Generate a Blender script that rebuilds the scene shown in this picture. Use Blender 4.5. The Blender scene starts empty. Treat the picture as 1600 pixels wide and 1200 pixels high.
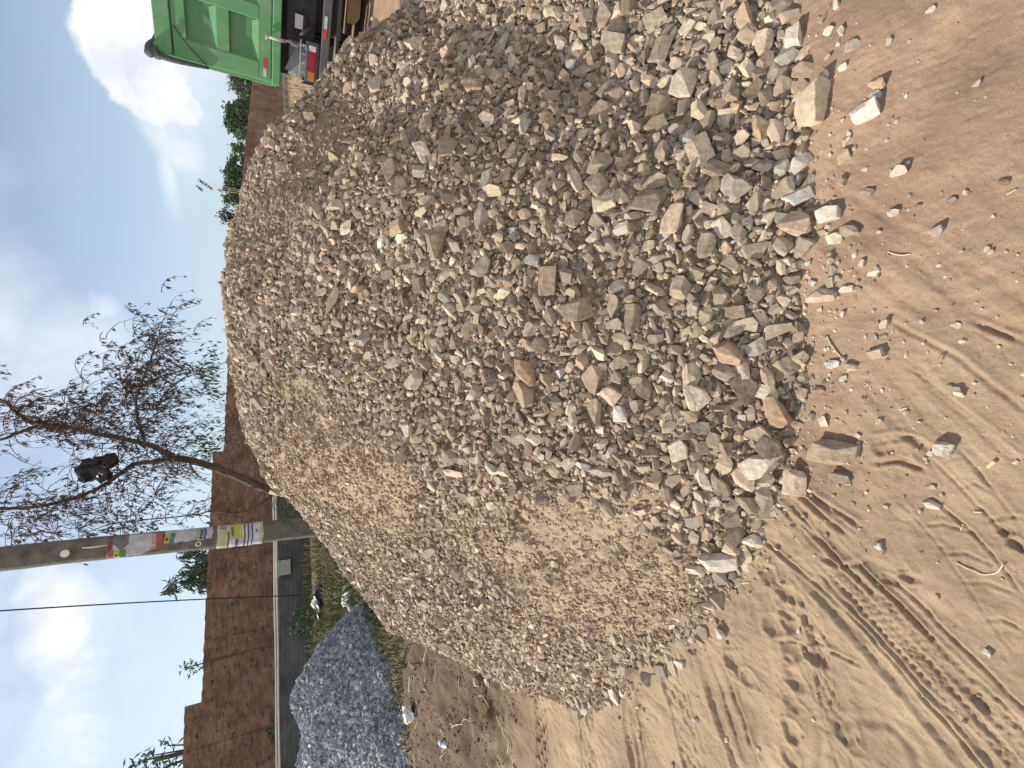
import bpy, bmesh, math, random
import numpy as np
from mathutils import Vector, Matrix, noise as mnoise

rng = np.random.default_rng(11)
random.seed(11)
R = math.radians
scene = bpy.context.scene
COL = scene.collection

# ------------------------------------------------------------------ camera model (photo was taken with the phone turned on its side)
F = 740.0; TAU = 0.54; EYE = 1.6
TH = math.atan(TAU); CT, ST = math.cos(TH), math.sin(TH)

def ray(x, y):
    """pixel of the 1600x1200 photo -> world direction"""
    u, v = 1200.0 - y, x
    a, b = (u - 600) / F, (800 - v) / F
    return np.array([a, CT + b * ST, -ST + b * CT])
def at_ground(x, y, z=0.0):
    d = ray(x, y); k = (z - EYE) / d[2]
    return np.array([d[0] * k, d[1] * k, z])
def at_Y(x, y, Y):
    d = ray(x, y); k = Y / d[1]
    return np.array([d[0] * k, Y, EYE + d[2] * k])
def az_el(x, y):
    d = ray(x, y)
    return math.atan2(d[0], d[1]), d[2] / math.hypot(d[0], d[1])
def project(X, Y, Z):
    Zr = Z - EYE
    dep = Y * CT - Zr * ST
    u = 600 + F * X / dep
    v = 800 - F * (Y * ST + Zr * CT) / dep
    return v, 1200 - u, dep

# ------------------------------------------------------------------ numpy noise
def vnoise(x, y, seed=0):
    xi = np.floor(x).astype(np.int64); yi = np.floor(y).astype(np.int64)
    fx = x - xi; fy = y - yi
    fx = fx * fx * fx * (fx * (fx * 6 - 15) + 10); fy = fy * fy * fy * (fy * (fy * 6 - 15) + 10)
    def h(i, j):
        n = (i * 374761393 + j * 668265263 + seed * 1442695041) & 0xFFFFFFFF
        n = ((n ^ (n >> 13)) * 1274126177) & 0xFFFFFFFF
        n = n ^ (n >> 16)
        return (n & 0xFFFF) / 32767.5 - 1.0
    a = h(xi, yi); b = h(xi + 1, yi); c = h(xi, yi + 1); d = h(xi + 1, yi + 1)
    return (a * (1 - fx) + b * fx) * (1 - fy) + (c * (1 - fx) + d * fx) * fy
def fbm(x, y, sc, oct=4, seed=0, gain=0.5):
    o = np.zeros_like(np.asarray(x, dtype=float)); amp = 1.0; f = 1.0 / sc
    for k in range(oct):
        o = o + amp * vnoise(np.asarray(x) * f + 17.3 * k, np.asarray(y) * f - 9.1 * k, seed + k)
        amp *= gain; f *= 2.03
    return o
def sstep(a, b, x):
    t = np.clip((x - a) / (b - a), 0, 1)
    return t * t * (3 - 2 * t)

# ------------------------------------------------------------------ object helpers
def tag(o, label=None, cat=None, group=None, kind=None):
    if label: o['label'] = label
    if cat: o['category'] = cat
    if group: o['group'] = group
    if kind: o['kind'] = kind
    return o
def link(name, me, mats=(), parent=None):
    o = bpy.data.objects.new(name, me); COL.objects.link(o)
    for m in (mats if isinstance(mats, (list, tuple)) else [mats]): me.materials.append(m)
    if parent is not None: o.parent = parent
    return o
def empty(name, loc=(0, 0, 0), rz=0.0):
    o = bpy.data.objects.new(name, None); COL.objects.link(o)
    o.location = loc; o.rotation_euler = (0, 0, rz); o.empty_display_size = 0.1
    return o
def mesh_np(name, V, T, cols=None, smooth=False, mi=None):
    """triangle mesh straight from numpy arrays"""
    V = np.asarray(V, dtype=np.float32); T = np.asarray(T, dtype=np.int32)
    me = bpy.data.meshes.new(name)
    me.vertices.add(len(V)); me.vertices.foreach_set('co', V.ravel())
    n = T.shape[1]
    me.loops.add(T.size); me.loops.foreach_set('vertex_index', T.ravel())
    me.polygons.add(len(T))
    me.polygons.foreach_set('loop_start', np.arange(0, T.size, n, dtype=np.int32))
    me.polygons.foreach_set('loop_total', np.full(len(T), n, dtype=np.int32))
    me.polygons.foreach_set('use_smooth', np.full(len(T), smooth, dtype=bool))
    if mi is not None: me.polygons.foreach_set('material_index', np.asarray(mi, dtype=np.int32))
    if cols is not None:
        at = me.color_attributes.new('col', 'FLOAT_COLOR', 'POINT')
        c = np.ones((len(V), 4), dtype=np.float32); c[:, :3] = cols
        at.data.foreach_set('color', c.ravel())
    me.update(calc_edges=True); me.validate()
    return me

class MB:
    """collects boxes, tubes, quads; build() links them as one mesh object"""
    def __init__(s): s.v = []; s.f = []; s.m = []; s.sm = []
    def add(s, V, Fs, mi=0, smooth=False):
        o = len(s.v); s.v += [tuple(map(float, p)) for p in V]
        for f in Fs: s.f.append([o + i for i in f]); s.m.append(mi); s.sm.append(smooth)
    def box(s, lo, hi, mi=0, bev=0.0):
        x0, y0, z0 = lo; x1, y1, z1 = hi
        if bev <= 0:
            V = [(x0,y0,z0),(x1,y0,z0),(x1,y1,z0),(x0,y1,z0),(x0,y0,z1),(x1,y0,z1),(x1,y1,z1),(x0,y1,z1)]
            s.add(V, [(3,2,1,0),(4,5,6,7),(0,1,5,4),(1,2,6,5),(2,3,7,6),(3,0,4,7)], mi); return
        bm = bmesh.new(); bmesh.ops.create_cube(bm, size=1)
        for w in bm.verts: w.co = Vector(((x0+x1)/2 + w.co.x*(x1-x0), (y0+y1)/2 + w.co.y*(y1-y0), (z0+z1)/2 + w.co.z*(z1-z0)))
        bmesh.ops.bevel(bm, geom=bm.edges[:], offset=bev, segments=2, profile=0.5, affect='EDGES')
        s.bm(bm, mi)
    def bm(s, bm, mi=0, M=None, smooth=False):
        bm.verts.index_update()
        s.add([(M @ w.co if M else w.co) for w in bm.verts], [[w.index for w in f.verts] for f in bm.faces], mi, smooth); bm.free()
    def tube(s, pts, rads, n=8, mi=0, cap=True, smooth=True):
        pts = [Vector(p) for p in pts]
        if not isinstance(rads, (list, tuple)): rads = [rads] * len(pts)
        V = []; Fs = []; up = Vector((0.31, 0.17, 0.94)).normalized()
        for i, p in enumerate(pts):
            d = (pts[min(i+1, len(pts)-1)] - pts[max(i-1, 0)])
            if d.length < 1e-9: d = Vector((0,0,1))
            d.normalize(); a = d.cross(up)
            if a.length < 1e-3: a = d.cross(Vector((1,0,0)))
            a.normalize(); b = d.cross(a)
            for k in range(n):
                an = 2*math.pi*k/n
                V.append(p + (a*math.cos(an) + b*math.sin(an)) * rads[i])
        for i in range(len(pts)-1):
            for k in range(n):
                k2 = (k+1) % n
                Fs.append((i*n+k, i*n+k2, (i+1)*n+k2, (i+1)*n+k))
        s.add(V, Fs, mi, smooth)
        if cap:
            o = len(s.v) - len(V)
            s.f.append([o+k for k in range(n)][::-1]); s.m.append(mi); s.sm.append(False)
            q = o + (len(pts)-1)*n
            s.f.append([q+k for k in range(n)]); s.m.append(mi); s.sm.append(False)
    def build(s, name, mats, parent=None):
        me = bpy.data.meshes.new(name); me.from_pydata(s.v, [], s.f)
        me.polygons.foreach_set('material_index', s.m); me.polygons.foreach_set('use_smooth', s.sm)
        me.update(); me.validate()
        return link(name, me, mats, parent)

# ------------------------------------------------------------------ materials
def newmat(name):
    m = bpy.data.materials.new(name); m.use_nodes = True
    nt = m.node_tree; b = nt.nodes['Principled BSDF']
    return m, nt, nt.nodes, nt.links, b
def N(ns, t, **kw):
    n = ns.new(t)
    for k, v in kw.items(): setattr(n, k, v)
    return n
def noise_node(ns, ls, vec, scale, detail=4, rough=0.55, dist=0.0):
    n = ns.new('ShaderNodeTexNoise'); n.inputs['Scale'].default_value = scale
    n.inputs['Detail'].default_value = detail; n.inputs['Roughness'].default_value = rough
    n.inputs['Distortion'].default_value = dist
    if vec is not None: ls.new(vec, n.inputs['Vector'])
    return n
def ramp(ns, ls, fac, stops):
    r = ns.new('ShaderNodeValToRGB'); e = r.color_ramp.elements
    while len(e) < len(stops): e.new(0.5)
    for q, (p, c) in zip(e, stops):
        q.position = p; q.color = (*c, 1) if len(c) == 3 else c
    ls.new(fac, r.inputs['Fac']); return r
def simple(name, c, rough=0.7, metal=0.0, var=0.25, scale=3.0, bump=0.0, bscale=40.0, dirt=None, dirt_amt=0.5, spec=0.4):
    m, nt, ns, ls, b = newmat(name)
    tc = ns.new('ShaderNodeTexCoord')
    n = noise_node(ns, ls, tc.outputs['Object'], scale, 6, 0.62)
    lo = tuple(max(0, q * (1 - var)) for q in c); hi = tuple(min(1, q * (1 + var)) for q in c)
    r = ramp(ns, ls, n.outputs['Fac'], [(0.3, lo), (0.7, hi)])
    out = r.outputs['Color']
    if dirt:
        n2 = noise_node(ns, ls, tc.outputs['Object'], scale * 2.3, 8, 0.7, 0.3)
        f = ramp(ns, ls, n2.outputs['Fac'], [(0.48, (0, 0, 0)), (0.72, (dirt_amt,) * 3)])
        mx = N(ns, 'ShaderNodeMix', data_type='RGBA'); ls.new(f.outputs['Color'], mx.inputs['Factor'])
        ls.new(out, mx.inputs['A']); mx.inputs['B'].default_value = (*dirt, 1); out = mx.outputs['Result']
    ls.new(out, b.inputs['Base Color'])
    b.inputs['Roughness'].default_value = rough; b.inputs['Metallic'].default_value = metal
    b.inputs['Specular IOR Level'].default_value = spec
    if bump > 0:
        n3 = noise_node(ns, ls, tc.outputs['Object'], bscale, 5, 0.6)
        bp = ns.new('ShaderNodeBump'); bp.inputs['Strength'].default_value = bump; bp.inputs['Distance'].default_value = 0.02
        ls.new(n3.outputs['Fac'], bp.inputs['Height']); ls.new(bp.outputs['Normal'], b.inputs['Normal'])
    return m

def stone_material(name, scale=1.0):
    m, nt, ns, ls, b = newmat(name)
    a = ns.new('ShaderNodeAttribute'); a.attribute_name = 'col'
    tc = ns.new('ShaderNodeTexCoord')
    n1 = noise_node(ns, ls, tc.outputs['Object'], 38 * scale, 5, 0.65)
    r1 = ramp(ns, ls, n1.outputs['Fac'], [(0.28, (0.58, 0.57, 0.56)), (0.72, (1.32, 1.30, 1.27))])
    mx = N(ns, 'ShaderNodeMix', data_type='RGBA', blend_type='MULTIPLY'); mx.inputs['Factor'].default_value = 1
    ls.new(a.outputs['Color'], mx.inputs['A']); ls.new(r1.outputs['Color'], mx.inputs['B'])
    n2 = noise_node(ns, ls, tc.outputs['Object'], 21 * scale, 6, 0.7, 0.5)
    r2 = ramp(ns, ls, n2.outputs['Fac'], [(0.42, (0, 0, 0)), (0.66, (0.60,) * 3)])
    mx2 = N(ns, 'ShaderNodeMix', data_type='RGBA'); ls.new(r2.outputs['Color'], mx2.inputs['Factor'])
    ls.new(mx.outputs['Result'], mx2.inputs['A']); mx2.inputs['B'].default_value = (0.40, 0.315, 0.225, 1)
    ls.new(mx2.outputs['Result'], b.inputs['Base Color'])
    b.inputs['Roughness'].default_value = 0.88; b.inputs['Specular IOR Level'].default_value = 0.3
    n3 = noise_node(ns, ls, tc.outputs['Object'], 150 * scale, 6, 0.7)
    bp = ns.new('ShaderNodeBump'); bp.inputs['Strength'].default_value = 0.55; bp.inputs['Distance'].default_value = 0.006
    ls.new(n3.outputs['Fac'], bp.inputs['Height']); ls.new(bp.outputs['Normal'], b.inputs['Normal'])
    return m
M_STONE = stone_material('broken_stone')

def ground_material():
    m, nt, ns, ls, b = newmat('sandy_ground')
    tc = ns.new('ShaderNodeTexCoord'); P = tc.outputs['Object']
    a = ns.new('ShaderNodeAttribute'); a.attribute_name = 'col'
    n1 = noise_node(ns, ls, P, 5.0, 8, 0.65, 0.3)
    r1 = ramp(ns, ls, n1.outputs['Fac'], [(0.3, (0.78, 0.77, 0.76)), (0.7, (1.18, 1.17, 1.14))])
    mx = N(ns, 'ShaderNodeMix', data_type='RGBA', blend_type='MULTIPLY'); mx.inputs['Factor'].default_value = 1
    ls.new(a.outputs['Color'], mx.inputs['A']); ls.new(r1.outputs['Color'], mx.inputs['B'])
    n4 = noise_node(ns, ls, P, 260, 3, 0.7)
    r4 = ramp(ns, ls, n4.outputs['Fac'], [(0.25, (0.66, 0.65, 0.64)), (0.5, (1, 1, 1)), (0.75, (1.28, 1.26, 1.22))])
    mx2 = N(ns, 'ShaderNodeMix', data_type='RGBA', blend_type='MULTIPLY'); mx2.inputs['Factor'].default_value = 0.8
    ls.new(mx.outputs['Result'], mx2.inputs['A']); ls.new(r4.outputs['Color'], mx2.inputs['B'])
    v = ns.new('ShaderNodeTexVoronoi'); v.inputs['Scale'].default_value = 55; ls.new(P, v.inputs['Vector'])
    sp = ramp(ns, ls, v.outputs['Distance'], [(0.05, (1, 1, 1)), (0.12, (0, 0, 0))])
    wn = noise_node(ns, ls, P, 23, 2); wr = ramp(ns, ls, wn.outputs['Fac'], [(0.56, (0, 0, 0)), (0.66, (1, 1, 1))])
    mul = N(ns, 'ShaderNodeMath', operation='MULTIPLY'); ls.new(sp.outputs['Color'], mul.inputs[0]); ls.new(wr.outputs['Color'], mul.inputs[1])
    mx3 = N(ns, 'ShaderNodeMix', data_type='RGBA'); ls.new(mul.outputs[0], mx3.inputs['Factor'])
    ls.new(mx2.outputs['Result'], mx3.inputs['A']); mx3.inputs['B'].default_value = (0.5, 0.42, 0.32, 1)
    ls.new(mx3.outputs['Result'], b.inputs['Base Color'])
    b.inputs['Roughness'].default_value = 0.95; b.inputs['Specular IOR Level'].default_value = 0.12
    n5 = noise_node(ns, ls, P, 210, 8, 0.8)
    n6 = noise_node(ns, ls, P, 60, 6, 0.7, 0.0)
    ad = N(ns, 'ShaderNodeMath', operation='ADD'); ls.new(n5.outputs['Fac'], ad.inputs[0]); ls.new(n6.outputs['Fac'], ad.inputs[1])
    bp = ns.new('ShaderNodeBump'); bp.inputs['Strength'].default_value = 0.6; bp.inputs['Distance'].default_value = 0.007
    ls.new(ad.outputs[0], bp.inputs['Height']); ls.new(bp.outputs['Normal'], b.inputs['Normal'])
    return m
M_GROUND = ground_material()

# ------------------------------------------------------------------ the rubble pile as a height field in polar form round the photographer
toe_px = [(1215,-160),(1228,-60),(1236,0),(1246,100),(1262,200),(1268,300),(1272,370),(1262,440),(1260,500),(1260,560),(1256,640),(1244,700),
          (1228,760),(1200,820),(1185,860),(1160,910),(1130,960),(1090,1020),(1066,1045),(1010,1070),(962,1090)]
sil_px = [(615,1005),(604,985),(591,963),(577,941),(555,917),(540,897),(516,861),(500,840),(472,808),(452,782),(432,769),(412,742),(392,700),(370,640),(357,580),(350,520),(347,460),(351,400),
          (360,350),(370,300),(386,250),(418,200),(450,175),(475,147),(508,110),(540,70),(570,45),(618,10)]
_t = sorted((math.atan2(p[0], p[1]), math.hypot(p[0], p[1])) for p in (at_ground(*q) for q in toe_px))
_t = [(R(-41.0), 2.47)] + [q for q in _t if q[0] > R(-40.6)]
_t += [(R(66), 1.95), (R(74), 2.5), (R(82), 3.6)]
T_AZ = np.array([q[0] for q in _t]); T_R = np.array([q[1] for q in _t])
C_AZ = np.radians([-41, -39.5, -36, -32, -28, -20, -10, 0, 10, 20, 30, 40, 50, 60, 70, 80])
C_R = np.array([2.56, 2.80, 3.1, 3.4, 3.6, 3.75, 3.8, 3.8, 3.75, 3.65, 3.6, 3.55, 3.5, 3.45, 3.4, 3.7])
_s = sorted(az_el(*q) for q in sil_px)
_s = [(R(-41), -0.63), (R(-39.5), -0.575), (R(-36.5), -0.42), (R(-32), -0.30)] + [q for q in _s if q[0] > R(-30)]
_s += [(R(50), -0.34), (R(60), -0.38), (R(70), -0.44), (R(80), -0.45)]
S_AZ = np.array([q[0] for q in _s]); S_E = np.array([q[1] for q in _s])
furrow = []
def pile_h(X, Y):
    X = np.asarray(X, dtype=float); Y = np.asarray(Y, dtype=float)
    az = np.arctan2(X, Y); r = np.hypot(X, Y)
    rt = np.interp(az, T_AZ, T_R) + 0.035 * fbm(X, Y, 0.35, 3, 5)
    rc = np.interp(az, C_AZ, C_R)
    el = np.interp(az, S_AZ, S_E)
    H = np.maximum(EYE + el * rc - 0.03, 0.02)
    t = np.clip((r - rt) / np.maximum(rc - rt, 0.05), 0, 1)
    s = 1.12 * t - 0.12 * t ** 9.3
    d = np.maximum(r - rc, 0)
    h = H * s - 0.66 * (d - 0.3 * (1 - np.exp(-d / 0.3)))
    h = np.where(r < rt, -0.05, h)
    h = h + (0.030 * fbm(X, Y, 0.7, 3, 21) + 0.012 * fbm(X, Y, 0.16, 3, 31)) * sstep(0.02, 0.3, h)
    for (ax, ay, bx, by, w, dep) in furrow:
        L2 = (bx-ax)**2 + (by-ay)**2
        q = np.clip(((X-ax)*(bx-ax) + (Y-ay)*(by-ay)) / L2, 0, 1)
        dd = np.hypot(X-ax-q*(bx-ax), Y-ay-q*(by-ay))
        h = h - dep * np.exp(-(dd/w)**2) * sstep(0.05, 0.3, h)
    edge = (az < R(-40.7)) | (az > R(81)) | (Y < 0)
    return np.where(edge, -0.05, np.maximum(h, -0.05))
def at_pile(x, y):
    d = ray(x, y); k = np.arange(0.6, 9.0, 0.004)
    X, Y, Z = d[0]*k, d[1]*k, EYE + d[2]*k
    hit = np.nonzero(Z < np.maximum(pile_h(X, Y), 0.0))[0]
    i = hit[0] if len(hit) else len(k) - 1
    return np.array([X[i], Y[i], Z[i]])
S_T = S_E.copy(); _rr = np.linspace(0.6, 8, 700)
for _it in range(5):
    for _k in range(len(S_AZ)):
        _X, _Y = _rr*math.sin(S_AZ[_k]), _rr*math.cos(S_AZ[_k])
        _e = float(np.max((np.maximum(pile_h(_X, _Y), 0)[_rr < 5.5] + .012 - EYE)/_rr[_rr < 5.5]))
        if R(-35) < S_AZ[_k] < R(45): S_E[_k] += 0.8*(S_T[_k] - max(_e, -.9))
    S_E[2:-2] = 0.25*S_E[1:-3] + 0.5*S_E[2:-2] + 0.25*S_E[3:-1]
_a, _b, _c = at_pile(400, 345), at_pile(470, 235), at_pile(585, 110)
furrow += [(_a[0], _a[1], _b[0], _b[1], 0.26, 0.13), (_b[0], _b[1], _c[0], _c[1], 0.24, 0.12)]

# ------------------------------------------------------------------ ground relief
def seg_sd(X, Y, p, q):
    dx, dy = q[0]-p[0], q[1]-p[1]; L = math.hypot(dx, dy); dx /= L; dy /= L
    s = (X-p[0])*dx + (Y-p[1])*dy; d = -(X-p[0])*dy + (Y-p[1])*dx
    return s, d, L
def track(X, Y, p, q, w, depth, tread, pitch, seed, fade=0.12, ribs=()):
    p = at_ground(*p); q = at_ground(*q)
    s, d, L = seg_sd(X, Y, p, q)
    d = d + 0.012 * np.sin(s * 5 + seed) + 0.004 * fbm(X, Y, 0.06, 2, seed)
    m = sstep(-fade, fade, s) * (1 - sstep(L-fade, L+fade, s))
    a = np.abs(d) / w
    inside = 1 - sstep(0.92, 1.06, a)
    h = -0.35 * depth * inside + 0.45 * depth * np.exp(-((a-1.12)/0.10)**2)
    if tread == 'block':
        ph = np.mod(s / pitch + 0.5 * (np.floor(d / w * 2.0) % 2), 1)
        h = h - 0.75 * depth * inside * (sstep(0.18, 0.30, ph) * (1 - sstep(0.70, 0.82, ph))) * (1 - sstep(0.34, 0.48, np.abs(np.mod(d / w * (3.0 if pitch < .025 else 2.0), 1) - 0.5)))
    elif tread == 'chevron':
        ph = np.mod((s - 1.0 * np.abs(d)) / pitch, 1)
        h = h - 0.7 * depth * inside * (sstep(0.1, 0.28, ph) * (1 - sstep(0.55, 0.75, ph)))
    elif tread == 'lattice':
        for o in (-0.55, 0.0, 0.55):
            e = d / w - o; h = h - 0.9 * depth * inside * np.exp(-(e/0.055)**2) + 0.5 * depth * inside * np.exp(-((e-0.12)/0.06)**2)
        ph = np.mod((s + 0.35 * w * np.sin(d / w * 4) + 0.5 * pitch * (np.floor((d / w + 0.55) / 0.55) % 2)) / pitch, 1)
        h = h - 0.8 * depth * inside * np.exp(-((ph-0.5)/0.05)**2) + 0.5 * depth * inside * np.exp(-((ph-0.62)/0.05)**2)
    elif tread == 'ribs':
        h = h - 0.8 * depth * inside * sstep(0.2, 0.7, np.sin(d / w * 3.1416 * 2.5 + 0.6) * 0.5 + 0.5)
    return h * m * (0.25 + 0.60 * sstep(-0.6, 0.5, fbm(X, Y, 0.16, 3, seed + 3)))
def groove(X, Y, pts, w, dep, seed=0):
    o = np.zeros_like(X); P = [at_ground(*p) for p in pts]
    for p, q in zip(P[:-1], P[1:]):
        s, d, L = seg_sd(X, Y, p, q); d = d + 0.002 * fbm(X, Y, 0.10, 3, seed)
        m = sstep(-0.02, 0.02, s) * (1 - sstep(L-0.02, L+0.02, s))
        o = np.minimum(o, 0) if False else o + m * (-dep * np.exp(-(d/w)**2) + 0.55 * dep * (np.exp(-((d-1.9*w)/w)**2) + np.exp(-((d+1.9*w)/w)**2)))
    return o
def pits(X, Y, lst, seed):
    o = np.zeros_like(X)
    for (x, y, rpx, dep) in lst:
        c = at_ground(x, y); dd = project(*c)[2]; r = rpx * dd / F
        e = np.hypot((X-c[0]) , (Y-c[1])) / r * (1 + 0.3 * fbm(X, Y, r, 2, seed))
        o = o - dep * np.exp(-e**4) + 0.35 * dep * np.exp(-((e-1.35)/0.3)**2)
    return o
def ground_h(X, Y):
    X = np.asarray(X, dtype=float); Y = np.asarray(Y, dtype=float)
    r = np.hypot(X, Y)
    near = 1 - sstep(5, 9, r)
    h = 0.011 * fbm(X, Y, 0.9, 3, 41) + near * (0.0040 * fbm(X, Y, 0.12, 3, 51) + 0.0022 * np.abs(fbm(X, Y, 0.03, 4, 61, .65)))
    left = sstep(0.1, -0.6, X)
    h = h + near * left * (0.006 * fbm(X, Y, 0.30, 4, 71) + 0.005 * np.abs(fbm(X, Y, 0.07, 3, 72)))
    n = (r < 7)
    if n.any():
        x, y = X[n], Y[n]
        g = np.zeros_like(x)
        g += track(x, y, (1300, 860), (1640, 1225), 0.055, 0.009, 'block', 0.021, 1)
        g += track(x, y, (1215, 815), (1560, 1215), 0.070, 0.010, 'ribs', 0.05, 2)
        cr = lambda L: [(1156 + a/1.754, 516 + b/1.754) for a, b in L]
        for q, (L, wd, dp) in enumerate([([(455, 480), (560, 600), (690, 790), (745, 870)], .0045, .008), ([(545, 475), (630, 545), (700, 620), (775, 715)], .0045, .009), ([(535, 355), (650, 480), (790, 615)], .0045, .009), ([(612, 335), (700, 440), (770, 530)], .0045, .008),
                ([(515, 535), (560, 529), (632, 552)], .005, .008), ([(565, 612), (620, 608), (692, 640)], .005, .008), ([(615, 690), (680, 693), (765, 722)], .005, .009), ([(680, 793), (720, 788), (785, 822)], .005, .008), ([(600, 432), (645, 415), (692, 442)], .004, .006), ([(680, 522), (730, 510), (785, 514)], .005, .008), ([(548, 365), (580, 352), (612, 345)], .004, .006),
                ([(370, 294), (430, 284), (500, 298)], .006, .008), ([(380, 362), (430, 358), (505, 380)], .006, .007),
                ([(130, 500), (260, 640)], .005, .008), ([(152, 480), (340, 700)], .006, .009), ([(182, 455), (300, 560)], .005, .007), ([(210, 455), (330, 555)], .006, .008),
                ([(80, 580), (330, 800), (540, 1040), (680, 1210)], .007, .010), ([(340, 645), (560, 880), (790, 1110)], .007, .010), ([(240, 690), (470, 930), (560, 1050)], .006, .007), ([(480, 960), (600, 1060), (700, 1200)], .006, .008), ([(130, 850), (230, 862), (330, 910)], .006, .010),
                ([(640, 0), (720, 45)], .004, .005), ([(700, 0), (760, 25)], .005, .006), ([(455, 95), (600, 200), (779, 330)], .004, .0035)]):
            g += groove(x, y, cr(L), wd*.85, dp*.50*(0.6+0.8*((q*37) % 10)/10), 60+q)
        g += track(x, y, (1395, 590), (1610, 800), 0.080, 0.005, 'ribs', 0.1, 13)
        g += track(x, y, (1345, 110), (1640, 262), 0.105, 0.0018, 'chevron', 0.034, 4)
        g += track(x, y, (1300, 330), (1620, 560), 0.085, 0.005, 'ribs', 0.05, 14)
        g += track(x, y, (1470, 60), (1640, 110), 0.10, 0.0012, 'chevron', 0.036, 15)
        g += track(x, y, (1440, 350), (1640, 520), 0.085, 0.006, 'block', 0.05, 5)
        g += track(x, y, (1270, 925), (1330, 1240), 0.028, 0.012, 'block', 0.06, 26)
        g += track(x, y, (1110, 1010), (1185, 1260), 0.075, 0.014, 'ribs', 0.05, 7)
        g += track(x, y, (846, 1045), (846, 1260), 0.075, 0.024, 'block', 0.105, 8)
        g += track(x, y, (912, 1075), (925, 1260), 0.065, 0.020, 'block', 0.105, 9)
        g += track(x, y, (985, 1075), (1010, 1260), 0.06, 0.016, 'ribs', 0.09, 19)
        g += track(x, y, (1050, 1060), (1095, 1260), 0.06, 0.014, 'block', 0.06, 29)
        g += groove(x, y, [(738, 1085), (737, 1230)], 0.014, 0.024, 10)
        g += groove(x, y, [(776, 1060), (780, 1240)], 0.022, 0.022, 11)
        g += groove(x, y, [(1400, 905), (1480, 985), (1580, 1085), (1640, 1140)], 0.0055, 0.006, 12)
        g += groove(x, y, [(1345, 880), (1440, 975), (1600, 1130)], 0.006, 0.007, 16)
        g += groove(x, y, [(1200, 770), (1290, 850), (1370, 930)], 0.008, 0.008, 17)
        g += groove(x, y, [(1238, 760), (1320, 830)], 0.008, 0.009, 18)
        g += groove(x, y, [(1270, 770), (1345, 820)], 0.008, 0.009, 20)
        g += groove(x, y, [(1530, 505), (1590, 530)], 0.006, 0.007, 22)
        g += groove(x, y, [(1400, 505), (1500, 560), (1600, 640)], 0.006, 0.004, 23)
        g += groove(x, y, [(1370, 690), (1420, 682), (1450, 700)], 0.008, 0.007, 24)
        g += groove(x, y, [(1370, 722), (1410, 717), (1445, 735)], 0.008, 0.007, 25)
        g += groove(x, y, [(1285, 870), (1310, 882), (1340, 882), (1358, 872)], 0.007, 0.007, 27)
        g += groove(x, y, [(1285, 1200), (1290, 1140), (1330, 1122), (1390, 1128), (1430, 1165), (1445, 1215)], 0.012, 0.006, 28)
        g += pits(x, y, [(1233, 956, 12, .011), (1241, 972, 14, .012), (1243, 1012, 15, .014), (1247, 1060, 14, .013), (1244, 1098, 13, .012), (1242, 1138, 14, .014), (1240, 1180, 16, .015), (1207, 895, 12, .013), (1230, 925, 12, .015), (1212, 975, 15, .010), (1150, 1032, 14, .014), (1175, 1058, 13, .012), (1278, 1018, 17, .015),
                         (1320, 1135, 18, .012), (1340, 1165, 12, .01), (1395, 905, 9, .009), (1425, 900, 10, .01), (1530, 1090, 14, .012), (1575, 830, 8, .010), (1590, 848, 9, .010), (1380, 700, 12, .006), (1325, 690, 14, .005)], 33)
        h[n] = h[n] + g * (1 + 0.0 * x)
    sl = sstep(2.6, 3.4, Y) * sstep(-0.9, -1.9, X) * near
    h = h + sl * (0.055 * fbm(X, Y, 0.40, 4, 75) + 0.026 * np.abs(fbm(X, Y, 0.11, 3, 76)))
    return h
def axis(lo, f0, f1, hi, st, gr):
    a = list(np.arange(f0, f1, st)); s = st; x = a[-1]
    while x < hi: s = min(s * gr, 25); x += s; a.append(x)
    b = []; s = st; x = f0
    while x > lo: s = min(s * gr, 25); x -= s; b.append(x)
    return np.array(b[::-1] + a)
gx = axis(-450, -2.4, 1.5, 450, 0.0043, 1.05); gy = axis(-60, 0.32, 2.5, 600, 0.0043, 1.032)
GX, GY = np.meshgrid(gx, gy)
GH = ground_h(GX.ravel(), GY.ravel())
nx, ny = len(gx), len(gy)
ii = np.arange(nx*ny).reshape(ny, nx)
Q = np.stack([ii[:-1,:-1].ravel(), ii[:-1,1:].ravel(), ii[1:,1:].ravel(), ii[1:,:-1].ravel()], 1)
X_, Y_ = GX.ravel(), GY.ravel()
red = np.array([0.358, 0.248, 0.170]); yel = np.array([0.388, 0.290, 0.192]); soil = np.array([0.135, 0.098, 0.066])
wy = sstep(0.35, -0.75, X_ + 0.25*fbm(X_, Y_, 0.5, 4, 81))[:, None]
gc = red*(1-wy) + yel*wy
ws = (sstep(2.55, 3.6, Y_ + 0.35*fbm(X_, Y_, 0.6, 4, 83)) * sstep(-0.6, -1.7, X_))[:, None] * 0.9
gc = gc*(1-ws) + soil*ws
gc = gc * (1 + 0.10*fbm(X_, Y_, 0.25, 4, 85))[:, None]
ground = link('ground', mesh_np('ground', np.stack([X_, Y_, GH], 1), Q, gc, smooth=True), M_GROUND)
tag(ground, 'brown sandy ground with tyre tracks in front of the rubble pile', 'ground', kind='structure')

def gz(x, y): return float(ground_h(np.array([x]), np.array([y]))[0])

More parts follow.
